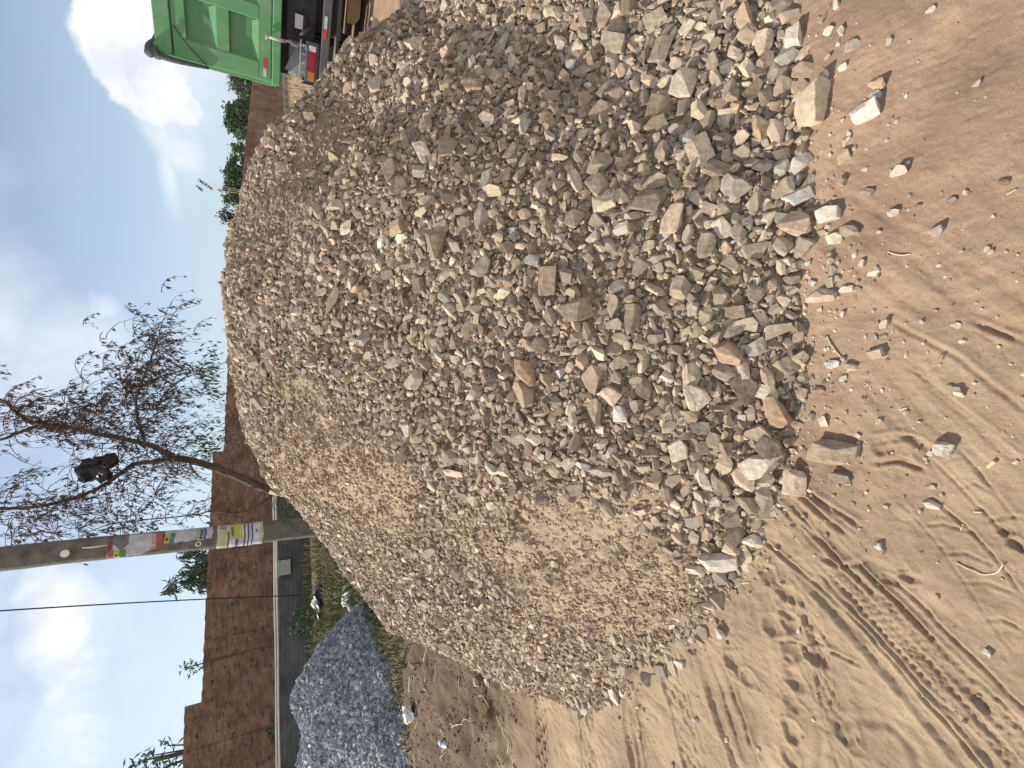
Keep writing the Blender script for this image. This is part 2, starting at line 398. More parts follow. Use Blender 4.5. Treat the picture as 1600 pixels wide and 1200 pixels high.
# ------------------------------------------------------------------ stone shapes
def polytope(k):
    rnd = random.Random(1000 + k)
    bm = bmesh.new(); bmesh.ops.create_cube(bm, size=2.0)
    slab = rnd.random()
    for i in range(rnd.randint(6, 11)):
        n = Vector((rnd.gauss(0, 1), rnd.gauss(0, 1), rnd.gauss(0, 0.75))).normalized()
        d = rnd.uniform(0.62, 1.02)
        bmesh.ops.bisect_plane(bm, geom=bm.verts[:]+bm.edges[:]+bm.faces[:], plane_co=n*d, plane_no=n, clear_outer=True, dist=1e-4)
        be = [e for e in bm.edges if e.is_boundary]
        if be: bmesh.ops.holes_fill(bm, edges=be)
    bmesh.ops.remove_doubles(bm, verts=bm.verts[:], dist=0.03)
    c = sum((v.co for v in bm.verts), Vector()) / len(bm.verts)
    for v in bm.verts: v.co -= c
    for ax in range(3):
        e = max(abs(v.co[ax]) for v in bm.verts)
        for v in bm.verts: v.co[ax] /= e
    bmesh.ops.recalc_face_normals(bm, faces=bm.faces[:])
    return bm
def to_arr(bm):
    bmesh.ops.triangulate(bm, faces=bm.faces[:])
    bm.verts.index_update()
    V = np.array([v.co[:] for v in bm.verts]); T = np.array([[v.index for v in f.verts] for f in bm.faces])
    return V, T
LIB_LOW, LIB_MID, LIB_HI = [], [], []
for k in range(46):
    bm = polytope(k); LIB_LOW.append(to_arr(bm.copy()))
    b2 = bm.copy()
    bmesh.ops.bevel(b2, geom=b2.edges[:], offset=0.075, segments=1, profile=0.5, affect='EDGES', clamp_overlap=True)
    LIB_MID.append(to_arr(b2))
    b3 = bm.copy()
    bmesh.ops.bevel(b3, geom=b3.edges[:], offset=0.06, segments=2, profile=0.5, affect='EDGES', clamp_overlap=True)
    bmesh.ops.triangulate(b3, faces=b3.faces[:])
    for it in range(3):
        le = [e for e in b3.edges if e.calc_length() > 0.30]
        if le: bmesh.ops.subdivide_edges(b3, edges=le, cuts=1)
        bmesh.ops.triangulate(b3, faces=[f for f in b3.faces if len(f.verts) > 3])
    b3.normal_update()
    off = Vector((k*3.1, k*1.7, k*0.9))
    for v in b3.verts:
        q = v.co + off
        a = 0.050*mnoise.noise(q*2.1) + 0.034*mnoise.noise(q*5.0) + 0.02*abs(mnoise.noise(q*9.0))
        v.co += v.normal * a
    LIB_HI.append(to_arr(b3)); bm.free()

PAL = {  # name: linear colour
 'tan': (.37, .29, .20), 'pale tan': (.54, .45, .33), 'beige': (.50, .43, .335), 'pale beige': (.60, .54, .44), 'grey tan': (.34, .29, .23),
 'brown': (.27, .205, .145), 'dark brown': (.18, .14, .105), 'brown grey': (.27, .235, .19), 'grey': (.32, .31, .295), 'pale grey': (.50, .50, .47),
 'dark slate': (.16, .165, .175), 'blue grey': (.36, .42, .47), 'pale blue grey': (.50, .55, .58), 'white': (.60, .59, .56), 'ochre': (.46, .33, .17),
 'pale yellow': (.60, .52, .35), 'orange tan': (.47, .32, .20), 'orange brown': (.40, .25, .15), 'pinkish': (.52, .40, .32), 'purple brown': (.25, .19, .18),
 'pale greenish': (.50, .53, .43), 'greenish grey': (.36, .40, .36)}
PAL = {k: tuple(min(.82, (.66*q + .34*(v[0]*.3+v[1]*.5+v[2]*.2)*g)*m) for q, m, g in zip(v, (1.13, 1.045, .945), (1.10, 1.0, .87))) for k, v in PAL.items()}
MIXN = ['tan', 'grey tan', 'brown grey', 'brown', 'grey', 'beige', 'pale tan', 'dark brown', 'pale beige', 'ochre', 'blue grey', 'white', 'pinkish', 'greenish grey', 'dark slate', 'orange tan', 'pale grey']
MIXP = np.array([.20, .22, .17, .09, .05, .105, .07, .035, .035, .008, .003, .006, .012, .006, .006, .006, .008]); MIXP /= MIXP.sum()
PALM = np.array([PAL[n] for n in MIXN])

def rot_mats(nrm, tilt, yaw):
    """(n,3,3) rotation: short axis near the surface normal with a random tilt, turned by yaw"""
    n = len(nrm); z = nrm + tilt; z /= np.linalg.norm(z, axis=1)[:, None]
    ref = np.stack([np.cos(yaw), np.sin(yaw), np.zeros(n)], 1)
    x = ref - (ref*z).sum(1)[:, None]*z; x /= np.linalg.norm(x, axis=1)[:, None]
    y = np.cross(z, x)
    return np.stack([x, y, z], 2)
def pile_normal(X, Y, e=0.04):
    dx = (np.maximum(pile_h(X+e, Y), 0)-np.maximum(pile_h(X-e, Y), 0))/(2*e); dy = (np.maximum(pile_h(X, Y+e), 0)-np.maximum(pile_h(X, Y-e), 0))/(2*e)
    n = np.stack([-dx, -dy, np.ones_like(dx)], 1)
    return n/np.linalg.norm(n, axis=1)[:, None]
def merge_stones(lib, P, S, Rm, C):
    ks = rng.integers(0, len(lib), len(P)); Vs, Ts, Cs = [], [], []; o = 0
    for k in range(len(lib)):
        I = np.nonzero(ks == k)[0]
        if not len(I): continue
        V, T = lib[k]
        W = np.einsum('nij,nvj->nvi', Rm[I], V[None]*S[I][:, None, :]) + P[I][:, None, :]
        Vs.append(W.reshape(-1, 3)); Cs.append(np.repeat(C[I], len(V), 0))
        Ts.append((T[None] + (np.arange(len(I))*len(V))[:, None, None]).reshape(-1, 3) + o); o += len(I)*len(V)
    return np.concatenate(Vs), np.concatenate(Ts), np.concatenate(Cs)

# ------------------------------------------------------------------ where the fines lie on the pile
def fines(X, Y):
    x, y, d = project(X, Y, np.maximum(pile_h(X, Y), 0))
    w = 18*fbm(X, Y, 0.25, 3, 91); x = x + w; y = y + 18*fbm(X, Y, 0.25, 3, 95)
    def blob(cx, cy, sx, sy, ang=0):
        c, s = math.cos(R(ang)), math.sin(R(ang)); a = ((x-cx)*c+(y-cy)*s)/sx; b = (-(x-cx)*s+(y-cy)*c)/sy
        return 1 - sstep(0.68, 1.32, np.hypot(a, b))
    sand = np.maximum.reduce([blob(535, 735, 135, 66, 38), blob(490, 632, 90, 36, 38)*.9, blob(925, 900, 180, 118, 20), blob(800, 850, 120, 60, 30)*.75, blob(470, 740, 60, 24, 50), blob(560, 850, 90, 26, 42)*.7, blob(860, 800, 70, 40, 30)*.7, blob(700, 930, 70, 40, 35)*.35, blob(1010, 780, 60, 30, 20)*.8, blob(620, 1000, 60, 25, 40)*.5, blob(600, 860, 80, 40, 40)*.4])
    dust = np.maximum.reduce([blob(425, 325, 95, 52, -52), blob(395, 385, 50, 26, -75), blob(500, 230, 95, 36, -52), blob(560, 150, 50, 14, -48)*.7, blob(820, 320, 40, 18, 10)*.55, blob(800, 490, 40, 16, 20)*.5, blob(980, 170, 30, 14, 60)*.6, blob(850, 380, 30, 14, 40)*.6])
    return sand, dust

# mound surface (packed grit under the stones)
ma = np.radians(np.linspace(-43, 80, 520)); mr = np.concatenate([np.linspace(0.75, 2.2, 170), np.linspace(2.21, 4.4, 190), np.linspace(4.45, 7.5, 60)])
MA, MR = np.meshgrid(ma, mr); MX, MY = (MR*np.sin(MA)).ravel(), (MR*np.cos(MA)).ravel()
MZ = pile_h(MX, MY)
sand, dust = fines(MX, MY)
_st = MA.ravel()*3.2 + .2*fbm(MX, MY, .5, 2, 98)
MZ = MZ + 0.006*fbm(MX, MY, 0.05, 3, 101) + sand*0.004*fbm(MX*.35+MY*.1, _st*2.0, 0.08, 3, 99) - 0.012*(1-np.maximum(sand, dust))
MZ = np.where(pile_h(MX, MY) <= 0.0, -0.06, MZ)
cs = np.array([.405, .297, .193]); cd = np.array([.25, .20, .155]); cb = np.array([.24, .185, .13])
f = np.maximum(sand, dust)[:, None]
mcol = cb*(1-f) + f*(cs*(sand[:, None] >= dust[:, None]) + cd*(sand[:, None] < dust[:, None]))
mcol = mcol*(1+0.12*fbm(MX, MY, 0.12, 4, 103))[:, None]
mi_ = np.arange(len(MX)).reshape(len(mr), len(ma))
MT = np.concatenate([np.stack([mi_[:-1,:-1].ravel(), mi_[:-1,1:].ravel(), mi_[1:,1:].ravel()], 1), np.stack([mi_[:-1,:-1].ravel(), mi_[1:,1:].ravel(), mi_[1:,:-1].ravel()], 1)])
parts = [(np.stack([MX, MY, MZ], 1), MT, mcol)]

# ------------------------------------------------------------------ named stones: (x, y, long px, short px, angle in photo, colour)
pile_named = [
 (1275,167,64,46,100,'pale tan'),(1073,137,46,34,110,'pale beige'),(1190,202,40,28,95,'ochre'),(1214,207,40,24,105,'beige'),(1098,240,42,32,60,'grey tan'),
 (942,290,36,32,20,'tan'),(1020,315,52,30,0,'brown grey'),(1055,345,42,30,100,'pale tan'),(1152,293,42,36,45,'grey'),(1253,355,46,38,30,'pinkish'),
 (1244,310,42,22,-20,'pale blue grey'),(1253,257,36,24,-40,'white'),(1078,217,30,22,80,'blue grey'),(1196,260,30,20,0,'dark slate'),(1125,265,44,26,10,'brown'),
 (1222,265,32,24,80,'greenish grey'),(912,483,48,36,-20,'tan'),(990,500,44,26,105,'brown'),(1065,450,34,30,30,'grey tan'),(1183,458,36,27,100,'brown grey'),
 (1168,505,31,21,5,'pale yellow'),(1191,497,28,15,60,'pale beige'),(1210,517,48,19,-20,'pale tan'),(1187,543,32,24,-20,'pale grey'),(1138,550,46,33,10,'orange tan'),
 (1160,578,28,21,70,'white'),(1134,582,36,28,20,'purple brown'),(1170,606,44,32,40,'dark brown'),(1200,613,32,20,10,'white'),(1218,645,54,29,60,'orange brown'),
 (1094,622,42,35,45,'pale beige'),(1085,648,36,20,0,'brown'),(957,617,32,27,30,'beige'),(975,565,40,20,-30,'tan'),(972,646,32,20,85,'pale blue grey'),
 (1082,585,34,28,70,'beige'),(1096,669,30,20,0,'dark slate'),(1188,676,38,23,15,'tan'),(1212,701,44,32,20,'dark brown'),(1195,724,60,33,-25,'pale greenish'),
 (1163,744,42,31,60,'pinkish'),(1252,752,38,30,95,'pinkish'),(1063,701,31,27,60,'pale beige'),(1097,745,52,15,50,'pale beige'),(1127,758,42,20,40,'brown grey'),
 (1198,776,34,27,45,'grey tan'),(1128,878,54,29,8,'pale grey'),(1128,901,29,19,60,'grey'),(1180,845,27,20,20,'white'),(825,581,42,29,65,'orange brown'),
 (860,442,43,31,100,'brown'),(836,406,24,19,0,'blue grey'),(746,138,30,25,80,'orange brown'),(966,68,42,28,0,'grey tan'),(805,98,30,17,80,'pale greenish'),
 (879,72,24,20,110,'pale grey'),(764,277,36,16,115,'greenish grey'),(665,240,46,20,60,'white'),(687,382,42,29,110,'brown'),(524,467,46,18,-50,'tan'),
 (618,566,28,16,0,'white'),(1240,28,42,20,-35,'grey tan'),(1245,66,33,25,70,'pale grey'),(1194,71,33,27,110,'pale tan'),(1197,98,30,24,90,'brown'),
 (894,101,22,17,90,'pale blue grey'),(767,186,24,20,45,'beige'),(1105,495,32,18,-60,'beige'),(640,668,24,14,50,'white'),(1228,345,26,20,10,'grey'),(1200,340,24,16,-30,'pale beige')]
ground_named = [
 (1353,179,37,26,-30,'white'),(1373,131,25,17,0,'orange tan'),(1372,148,13,11,0,'blue grey'),(1336,73,21,13,-25,'grey'),(1310,9,18,8,90,'white'),(1457,16,13,8,-30,'white'),
 (1288,33,17,9,110,'tan'),(1298,50,13,11,0,'pale beige'),(1318,50,13,11,0,'pale grey'),(1293,118,16,12,110,'white'),(1321,107,13,10,-30,'white'),(1295,92,11,8,0,'beige'),
 (1408,267,21,14,-15,'pale beige'),(1322,247,19,16,90,'tan'),(1324,221,14,12,90,'pale beige'),(1319,284,15,13,90,'tan'),(1358,300,17,10,10,'grey'),(1294,336,36,21,-15,'white'),
 (1396,334,15,10,0,'pale grey'),(1306,373,25,17,0,'pale beige'),(1326,361,27,19,-20,'grey tan'),(1466,362,17,14,-20,'grey'),(1528,131,13,9,-20,'pinkish'),(1286,464,41,23,5,'pinkish'),
 (1301,426,19,11,-60,'grey'),(1299,443,16,12,90,'grey tan'),(1327,451,19,11,-15,'white'),(1368,427,17,9,0,'white'),(1386,507,13,11,90,'beige'),(1370,527,11,8,90,'grey'),
 (1384,525,11,6,0,'grey tan'),(1370,553,22,15,-15,'beige'),(1495,508,11,10,30,'beige'),(1303,569,17,13,10,'pale blue grey'),(1333,573,19,12,20,'pale beige'),(1320,591,11,10,0,'white'),
 (1255,560,27,25,80,'tan'),(1259,612,15,14,0,'tan'),(1282,611,15,11,0,'brown'),(1289,657,17,14,90,'pale beige'),(1377,658,11,10,0,'beige'),(1497,607,14,9,20,'grey tan'),
 (1308,707,60,35,12,'tan'),(1310,745,35,17,-10,'brown grey'),(1480,702,25,21,10,'pale grey'),(1456,787,23,13,10,'white'),(1377,852,11,11,0,'blue grey'),(1454,760,14,9,0,'tan'),
 (1214,801,9,8,0,'white'),(965,1086,24,14,70,'white'),(1134,987,17,13,60,'white'),(1068,1035,18,12,40,'white'),(1087,997,18,11,90,'pale grey'),(848,1068,16,12,20,'brown'),
 (760,1066,14,9,60,'white'),(741,1066,14,9,80,'white'),(1570,285,13,9,0,'dark brown'),(1488,313,11,9,20,'grey')]

stones = []   # dicts of individual stones
def place_named(lst, on_pile):
    for (x, y, L, W, ang, cn) in lst:
        p = at_pile(x, y) if on_pile else at_ground(x, y)
        if not on_pile or p[2] < 0.02: p[2] = max(gz(p[0], p[1]), pile_h(p[0], p[1]).item())
        d = project(*p)[2]; a = L*d/F/2*1.08; b = W*d/F/2*1.10; c = min(b, a)*random.uniform(.62, .85)
        # world direction of the long axis, taken on the surface
        dx, dy = math.cos(R(ang))*L/2, math.sin(R(ang))*L/2
        q = (at_pile if on_pile else at_ground)(x+dx, y+dy); ax = q - p
        if np.linalg.norm(ax) < 1e-4 or np.linalg.norm(ax) > 3*a: ax = np.array([1.0, 0, 0])
        nm = pile_normal(np.array([p[0]]), np.array([p[1]]))[0] if on_pile else np.array([0, 0, 1.0])
        view = np.array([0, 0, EYE]) - p; view /= np.linalg.norm(view)
        nm = nm*0.9 + (view*0.35 if on_pile else 0) + rng.normal(0, .10, 3); nm /= np.linalg.norm(nm)
        lift = c*(0.45 if on_pile else 0.55)
        stones.append(dict(p=p + np.array([0, 0, lift]) , s=np.array([a, b, c]), yaw=math.atan2(ax[1], ax[0]), n=nm, cn=cn, x=x, y=y, px=L, named=True, on=on_pile))
place_named(pile_named, True); place_named(ground_named, False)

# ------------------------------------------------------------------ fill the slope: largest stones first, on an occupancy raster
RES = 0.006; RX0, RY0 = -3.2, 0.4; RW, RH = int(7.4/RES), int(5.4/RES)
occ = np.zeros((RH, RW), dtype=bool)
def disk(X, Y, r):
    ci, cj = int((Y-RY0)/RES), int((X-RX0)/RES); k = max(1, int(r/RES))
    return ci, cj, k
_discs = {}
def dmask(k):
    if k not in _discs:
        g = np.arange(-k, k+1); _discs[k] = (g[:, None]**2 + g[None]**2) <= k*k
    return _discs[k]
def occupy(X, Y, r, test=None):
    ci, cj, k = disk(X, Y, r)
    if ci-k < 0 or cj-k < 0 or ci+k+1 > RH or cj+k+1 > RW: return False
    w = occ[ci-k:ci+k+1, cj-k:cj+k+1]; m = dmask(k)
    if test is not None and (w & m).sum() > test*m.sum(): return False
    w |= m; return True
for s in stones:
    if s['on']: occupy(s['p'][0], s['p'][1], 0.5*(s['s'][0]+s['s'][1])*0.95)
def cand(n, ext=0.05):
    az = rng.uniform(R(-42), R(72), n); rt = np.interp(az, T_AZ, T_R); rc = np.interp(az, C_AZ, C_R) + 0.45
    r = np.sqrt(rng.uniform(0, 1, n)*(rc**2 - (rt-ext)**2) + (rt-ext)**2)
    X, Y = r*np.sin(az), r*np.cos(az)
    h = pile_h(X, Y); x, y, d = project(X, Y, np.maximum(h, 0))
    ok = (h > -0.02) & (x > 300) & (x < 1700) & (y > -330) & (y < 1260)
    return X[ok], Y[ok], h[ok], x[ok], y[ok], d[ok]
LX, LY, LR = [], [], []
for (r0, r1, n, ov) in [(.044, .060, 480, .10), (.033, .044, 3600, .17), (.024, .033, 14000, .22), (.017, .024, 30000, .27), (.011, .017, 46000, .33)]:
    X, Y, h, x, y, d = cand(n)
    sd, du = fines(X, Y); g = np.maximum(sd, du)
    rr = rng.uniform(r0, r1, len(X))
    # stones roll to the foot: coarser low down and towards the truck side
    coarse = np.clip(0.20 + 0.75*sstep(560, 1200, x) + 0.25*sstep(900, 300, y) - 0.55*sstep(700, 1000, y), .08, 1)
    p = np.where(rr > .024, coarse*np.where(rr > .046, .55, .9), 1.0)*(1 - 0.985*g)
    p = np.where(rr <= .017, np.maximum(p, 0.45*(1-0.97*g)), p)
    keep = rng.uniform(0, 1, len(X)) < p
    for k in np.nonzero(keep)[0]:
        if occupy(X[k], Y[k], rr[k]*0.86, ov): LX.append(X[k]); LY.append(Y[k]); LR.append(rr[k])
LX, LY, LR = map(np.array, (LX, LY, LR))
# generic stones
n = len(LX); H = np.maximum(pile_h(LX, LY), 0)
a = LR; b = LR*rng.uniform(.50, .90, n); c = LR*rng.uniform(.24, .60, n)
nm = pile_normal(LX, LY)
off = c*rng.uniform(-.05, .55, n)
P = np.stack([LX, LY, H], 1) + nm*off[:, None]
ci = rng.choice(len(MIXN), n, p=MIXP)
vx, vy, vd = project(P[:, 0], P[:, 1], P[:, 2])
px = 2*LR*F/vd
infr = (vx > 330) & (vx < 1590) & (vy > 4) & (vy < 1196)
# the largest in view become stones of their own
N_IND = 300 - len(stones)
order = np.argsort(-np.where(infr, px, 0))[:N_IND]
ind = np.zeros(n, bool); ind[order] = True
yaw = rng.uniform(0, 2*math.pi, n); tilt = rng.normal(0, .52, (n, 3))
for k in order:
    stones.append(dict(p=P[k], s=np.array([a[k], b[k], c[k]]), yaw=yaw[k], n=(nm[k]+tilt[k]*0.8)/np.linalg.norm(nm[k]+tilt[k]*0.8), cn=MIXN[ci[k]], x=vx[k], y=vy[k], px=px[k], named=False, on=True))
R_ = ~ind
Cc = np.minimum(PALM[ci]*rng.uniform(.62, 1.38, (n, 1)), .72)
big = R_ & (px > 7); sml = R_ & (px <= 7)
Rm = rot_mats(nm, tilt, yaw); SS = np.stack([a, b, c], 1)
parts.append(merge_stones(LIB_MID, P[big], SS[big], Rm[big], Cc[big]))
parts.append(merge_stones(LIB_LOW, P[sml], SS[sml], Rm[sml], Cc[sml]))
# a layer underneath, showing in the gaps
X, Y, h, x, y, d = cand(26000); g = np.maximum(*fines(X, Y)); k_ = rng.uniform(0, 1, len(X)) > g*.985
X, Y, h = X[k_], Y[k_], h[k_]; n = len(X); rr = rng.uniform(.013, .028, n)
nm2 = pile_normal(X, Y); P2 = np.stack([X, Y, np.maximum(h, 0)], 1) - nm2*(rr*0.55)[:, None]
parts.append(merge_stones(LIB_LOW, P2, np.stack([rr, rr*.75, rr*.55], 1), rot_mats(nm2, rng.normal(0, .5, (n, 3)), rng.uniform(0, 6.28, n)), PALM[rng.choice(len(MIXN), n, p=MIXP)]*rng.uniform(.6, .95, (n, 1))))
# grit
X, Y, h, x, y, d = cand(150000); sd, du = fines(X, Y); g = np.maximum(sd, du)
k_ = rng.uniform(0, 1, len(X)) < np.clip(.24 + .50*np.maximum(sd, .6*du), 0, 1)
X, Y, h, sd, du, d = X[k_], Y[k_], h[k_], sd[k_], du[k_], d[k_]; n = len(X); rr = np.where(sd > du, np.clip(.0026 + rng.exponential(.0020, n), .0026, .012), np.clip(.0032 + rng.exponential(.0026, n), .0032, .013))*np.clip(d/1.9, .8, 1.4)
nm3 = pile_normal(X, Y); P3 = np.stack([X, Y, np.maximum(h, 0)], 1) + nm3*(rr*0.3)[:, None]
gcol = PALM[rng.choice(len(MIXN), n, p=MIXP)]*.75 + np.array([.42, .31, .195])*.28
gcol = np.where((sd > du)[:, None], gcol*.35 + np.array([.42, .31, .20])*.65, gcol)*rng.uniform(.75, 1.2, (n, 1))
LIB_G = [q for q in LIB_LOW if len(q[1]) <= 26] or LIB_LOW
parts.append(merge_stones(LIB_G, P3, np.stack([rr, rr*.8, rr*.6], 1), rot_mats(nm3, rng.normal(0, .5, (n, 3)), rng.uniform(0, 6.28, n)), gcol))
Vs, Ts, Cs = [], [], []; o = 0
for V, T, C in parts: Vs.append(V); Ts.append(T+o); Cs.append(C); o += len(V)
pile = link('rubble_pile', mesh_np('rubble_pile', np.concatenate(Vs), np.concatenate(Ts), np.concatenate(Cs)), M_STONE)
tag(pile, 'big heap of broken tan and grey rubble stones with sandy patches', 'rubble pile', kind='stuff')

# ------------------------------------------------------------------ individual stones with labels
def shape_word(s):
    a, b, c = s['s']
    if b/a < .5: return 'sliver'
    if c/a < .42: return 'slab'
    if b/a < .66: return 'long stone'
    if c/a > .62: return 'block'
    return 'chunk'
def size_word(s): return 'big' if s['px'] > 40 else ('mid-sized' if s['px'] > 22 else 'small')
marks = []
used = set()
zones_p = lambda x, y: ('on the sandy side of the pile' if y > 820 else 'near the crest of the pile' if x < 600 else 'at the foot of the pile' if x > 1130 else 'high on the pile' if x < 800 else 'halfway down the pile')
def side(y): return 'towards the green truck' if y < 380 else ('below the leafless tree' if y > 760 else 'in the middle')
seen = {}
for s in stones:
    if not s['named']: continue
    w = shape_word(s); base = f"{size_word(s)} {s['cn']} {w}"
    s['short'] = f"{s['cn']} {w}"
    s['base'] = base
    seen.setdefault(s['short'], []).append(s)
L_MARK = [v[0] for v in seen.values() if len(v) == 1]
for q in L_MARK: q['mark'] = True
def rel(s, t):
    dx, dy = s['x']-t['x'], s['y']-t['y']
    if abs(dx) > abs(dy)*1.2: return 'just downhill from' if dx > 0 else 'just uphill from'
    return 'on the pole side of' if dy > 0 else 'on the truck side of'
def rel2(s, t):
    dx, dy = s['x']-t['x'], s['y']-t['y']; q = math.hypot(dx, dy)
    near = 'close' if q < 45 else ('a little way' if q < 110 else 'further')
    a = 'downhill' if dx > 0 else 'uphill'; b = 'towards the pole' if dy > 0 else 'towards the truck'
    if abs(dx) > 2*abs(dy): return f'{near} {a} from'
    if abs(dy) > 2*abs(dx): return f'{near} {b} from'
    return f'{near} {a} and {b} from'
for s in stones:
    if s.get('mark'):
        s['label'] = f"{s['base']} {zones_p(s['x'], s['y']) + ' ' + side(s['y']) if s['on'] else 'lying loose on the sand beyond the pile'}"
        used.add(s['label'])
for s in stones:
    if 'label' in s: continue
    w = shape_word(s); base = s.get('base') or f"{size_word(s)} {s['cn']} {w}"
    near = sorted(L_MARK, key=lambda t: math.hypot(t['x']-s['x'], t['y']-s['y']))
    lab = None
    for t in near[:4]:
        for fn in (rel, rel2):
            q = f"{base} {fn(s, t)} the {t['short']}"
            if q not in used and len(q.split()) <= 16: lab = q; break
        if lab: break
    if not lab:
        for i in range(5):
            for j in range(i+1, 6):
                q = f"{base} between the {near[i]['short']} and the {near[j]['short']}"
                if q not in used and len(q.split()) <= 16: lab = q; break
            if lab: break
    s['label'] = lab or f"{base} {zones_p(s['x'], s['y'])} {side(s['y'])}"
    used.add(s['label'])
ng = 0
for i, s in enumerate(stones):
    V, T = LIB_HI[(i*7+3) % len(LIB_HI)]
    Rm1 = rot_mats(s['n'][None], np.zeros((1, 3)), np.array([s['yaw']]))[0]
    col = np.array(PAL[s['cn']])*random.uniform(.88, 1.1)
    me = mesh_np('stone', (V*s['s']) @ Rm1.T, T, np.tile(col, (len(V), 1)))
    o = link('stone', me, M_STONE); o.location = s['p']
    tag(o, s['label'], 'stone', 'stones on the rubble pile' if s['on'] else 'loose stones on the sand')

# pebbles: too many to count
n = 950
az = rng.uniform(R(-60), R(65), n); r0 = np.interp(az, T_AZ, T_R); r_ = r0 - np.abs(rng.exponential(.17, n)) + .01
far = rng.uniform(0, 1, n) < .30; r_ = np.where(far, rng.uniform(.25, 1.4, n), r_); r_ = np.minimum(np.maximum(r_, .25), r0)
X, Y = r_*np.sin(az), r_*np.cos(az); rr = np.clip(.0022 + rng.exponential(.0022, n), .002, .013)
cc = PALM[rng.choice(len(MIXN), n, p=MIXP)]; cc = np.where((rng.uniform(0, 1, n) < .45)[:, None], np.array([.58, .52, .43]), cc)
Pz = ground_h(X, Y)
V, T, C = merge_stones(LIB_LOW, np.stack([X, Y, Pz+rr*.3], 1), np.stack([rr, rr*.8, rr*.6], 1), rot_mats(np.tile([0, 0, 1.0], (n, 1)), rng.normal(0, .2, (n, 3)), rng.uniform(0, 6.28, n)), cc)
tag(link('pebbles', mesh_np('pebbles', V, T, C), M_STONE), 'tiny pale pebbles and grit scattered over the sandy ground', 'pebbles', kind='stuff')

# ------------------------------------------------------------------ blue-grey gravel heap
def grey_h(X, Y):
    yc = 7.6 + 0.10*(X+4.2)
    dx = np.maximum(X + 4.8, 0); dx = 0.10*dx + 0.55*dx**2
    crest = 1.06 + 0.05*np.clip(-(X+4.8), 0, 3)
    d = np.where(Y < yc, (yc-Y)*0.60, (Y-yc)*0.66)
    e = np.sqrt((d+0.75*dx)**2 + 0.06) - 0.22 + 0.25*dx
    h = crest - e + 0.10*fbm(X, Y, 1.1, 3, 111) + 0.045*fbm(X, Y, 0.32, 3, 112)
    return np.where(X < -10.5, h - (-(X+10.5))*.7, h)
X, Y = np.meshgrid(np.linspace(-12.5, -2.6, 260), np.linspace(5.4, 9.6, 130)); X, Y = X.ravel(), Y.ravel()
Z = grey_h(X, Y); gi = np.arange(len(X)).reshape(130, 260)
GT = np.concatenate([np.stack([gi[:-1,:-1].ravel(), gi[:-1,1:].ravel(), gi[1:,1:].ravel()], 1), np.stack([gi[:-1,:-1].ravel(), gi[1:,1:].ravel(), gi[1:,:-1].ravel()], 1)])
base = (np.stack([X, Y, np.maximum(Z, -.05)-.006], 1), GT, np.tile([.13, .14, .155], (len(X), 1)))
n = 105000; X, Y = rng.uniform(-7.2, -2.9, n), rng.uniform(5.4, 9.5, n); h = grey_h(X, Y) ; k_ = h > -.02 ; edge = (h <= -.02) & (h > -.25) & (rng.uniform(0,1,n) < .25*np.exp(h/.08)); k_ |= edge; k_ &= ~((pile_h(X, Y) > .02) & (h < .05))
X, Y, h = X[k_], Y[k_], np.maximum(h[k_], 0); n = len(X); rr = np.where(rng.uniform(0, 1, n) < .06, rng.uniform(.026, .046, n), rng.uniform(.010, .026, n))
gp = np.array([(.17, .20, .25), (.25, .285, .34), (.36, .39, .42), (.50, .52, .54), (.68, .69, .68), (.36, .34, .27), (.10, .12, .16)])
gc2 = gp[rng.choice(7, n, p=[.20, .20, .21, .17, .10, .06, .06])]
e = .05; dx = (grey_h(X+e, Y)-grey_h(X-e, Y))/(2*e); dy = (grey_h(X, Y+e)-grey_h(X, Y-e))/(2*e); nn = np.stack([-dx, -dy, np.ones(n)], 1); nn /= np.linalg.norm(nn, axis=1)[:, None]
chips = merge_stones(LIB_G, np.stack([X, Y, h], 1)+nn*(rr*.25)[:, None], np.stack([rr, rr*.75, rr*.6], 1), rot_mats(nn, rng.normal(0, .6, (n, 3)), rng.uniform(0, 6.28, n)), gc2)
V = np.concatenate([base[0], chips[0]]); T = np.concatenate([base[1], chips[1]+len(base[0])]); C = np.concatenate([base[2], chips[2]])
M_GRAVEL = M_STONE.copy(); M_GRAVEL.name = 'blue_grey_gravel'
for nd in M_GRAVEL.node_tree.nodes:
    if nd.type == 'MIX' and nd.blend_type == 'MIX': nd.inputs['B'].default_value = (.22, .23, .25, 1)
tag(link('gravel_heap', mesh_np('gravel_heap', V, T, C), M_GRAVEL), 'low heap of blue-grey crushed gravel in front of the brick wall', 'gravel heap', kind='stuff')

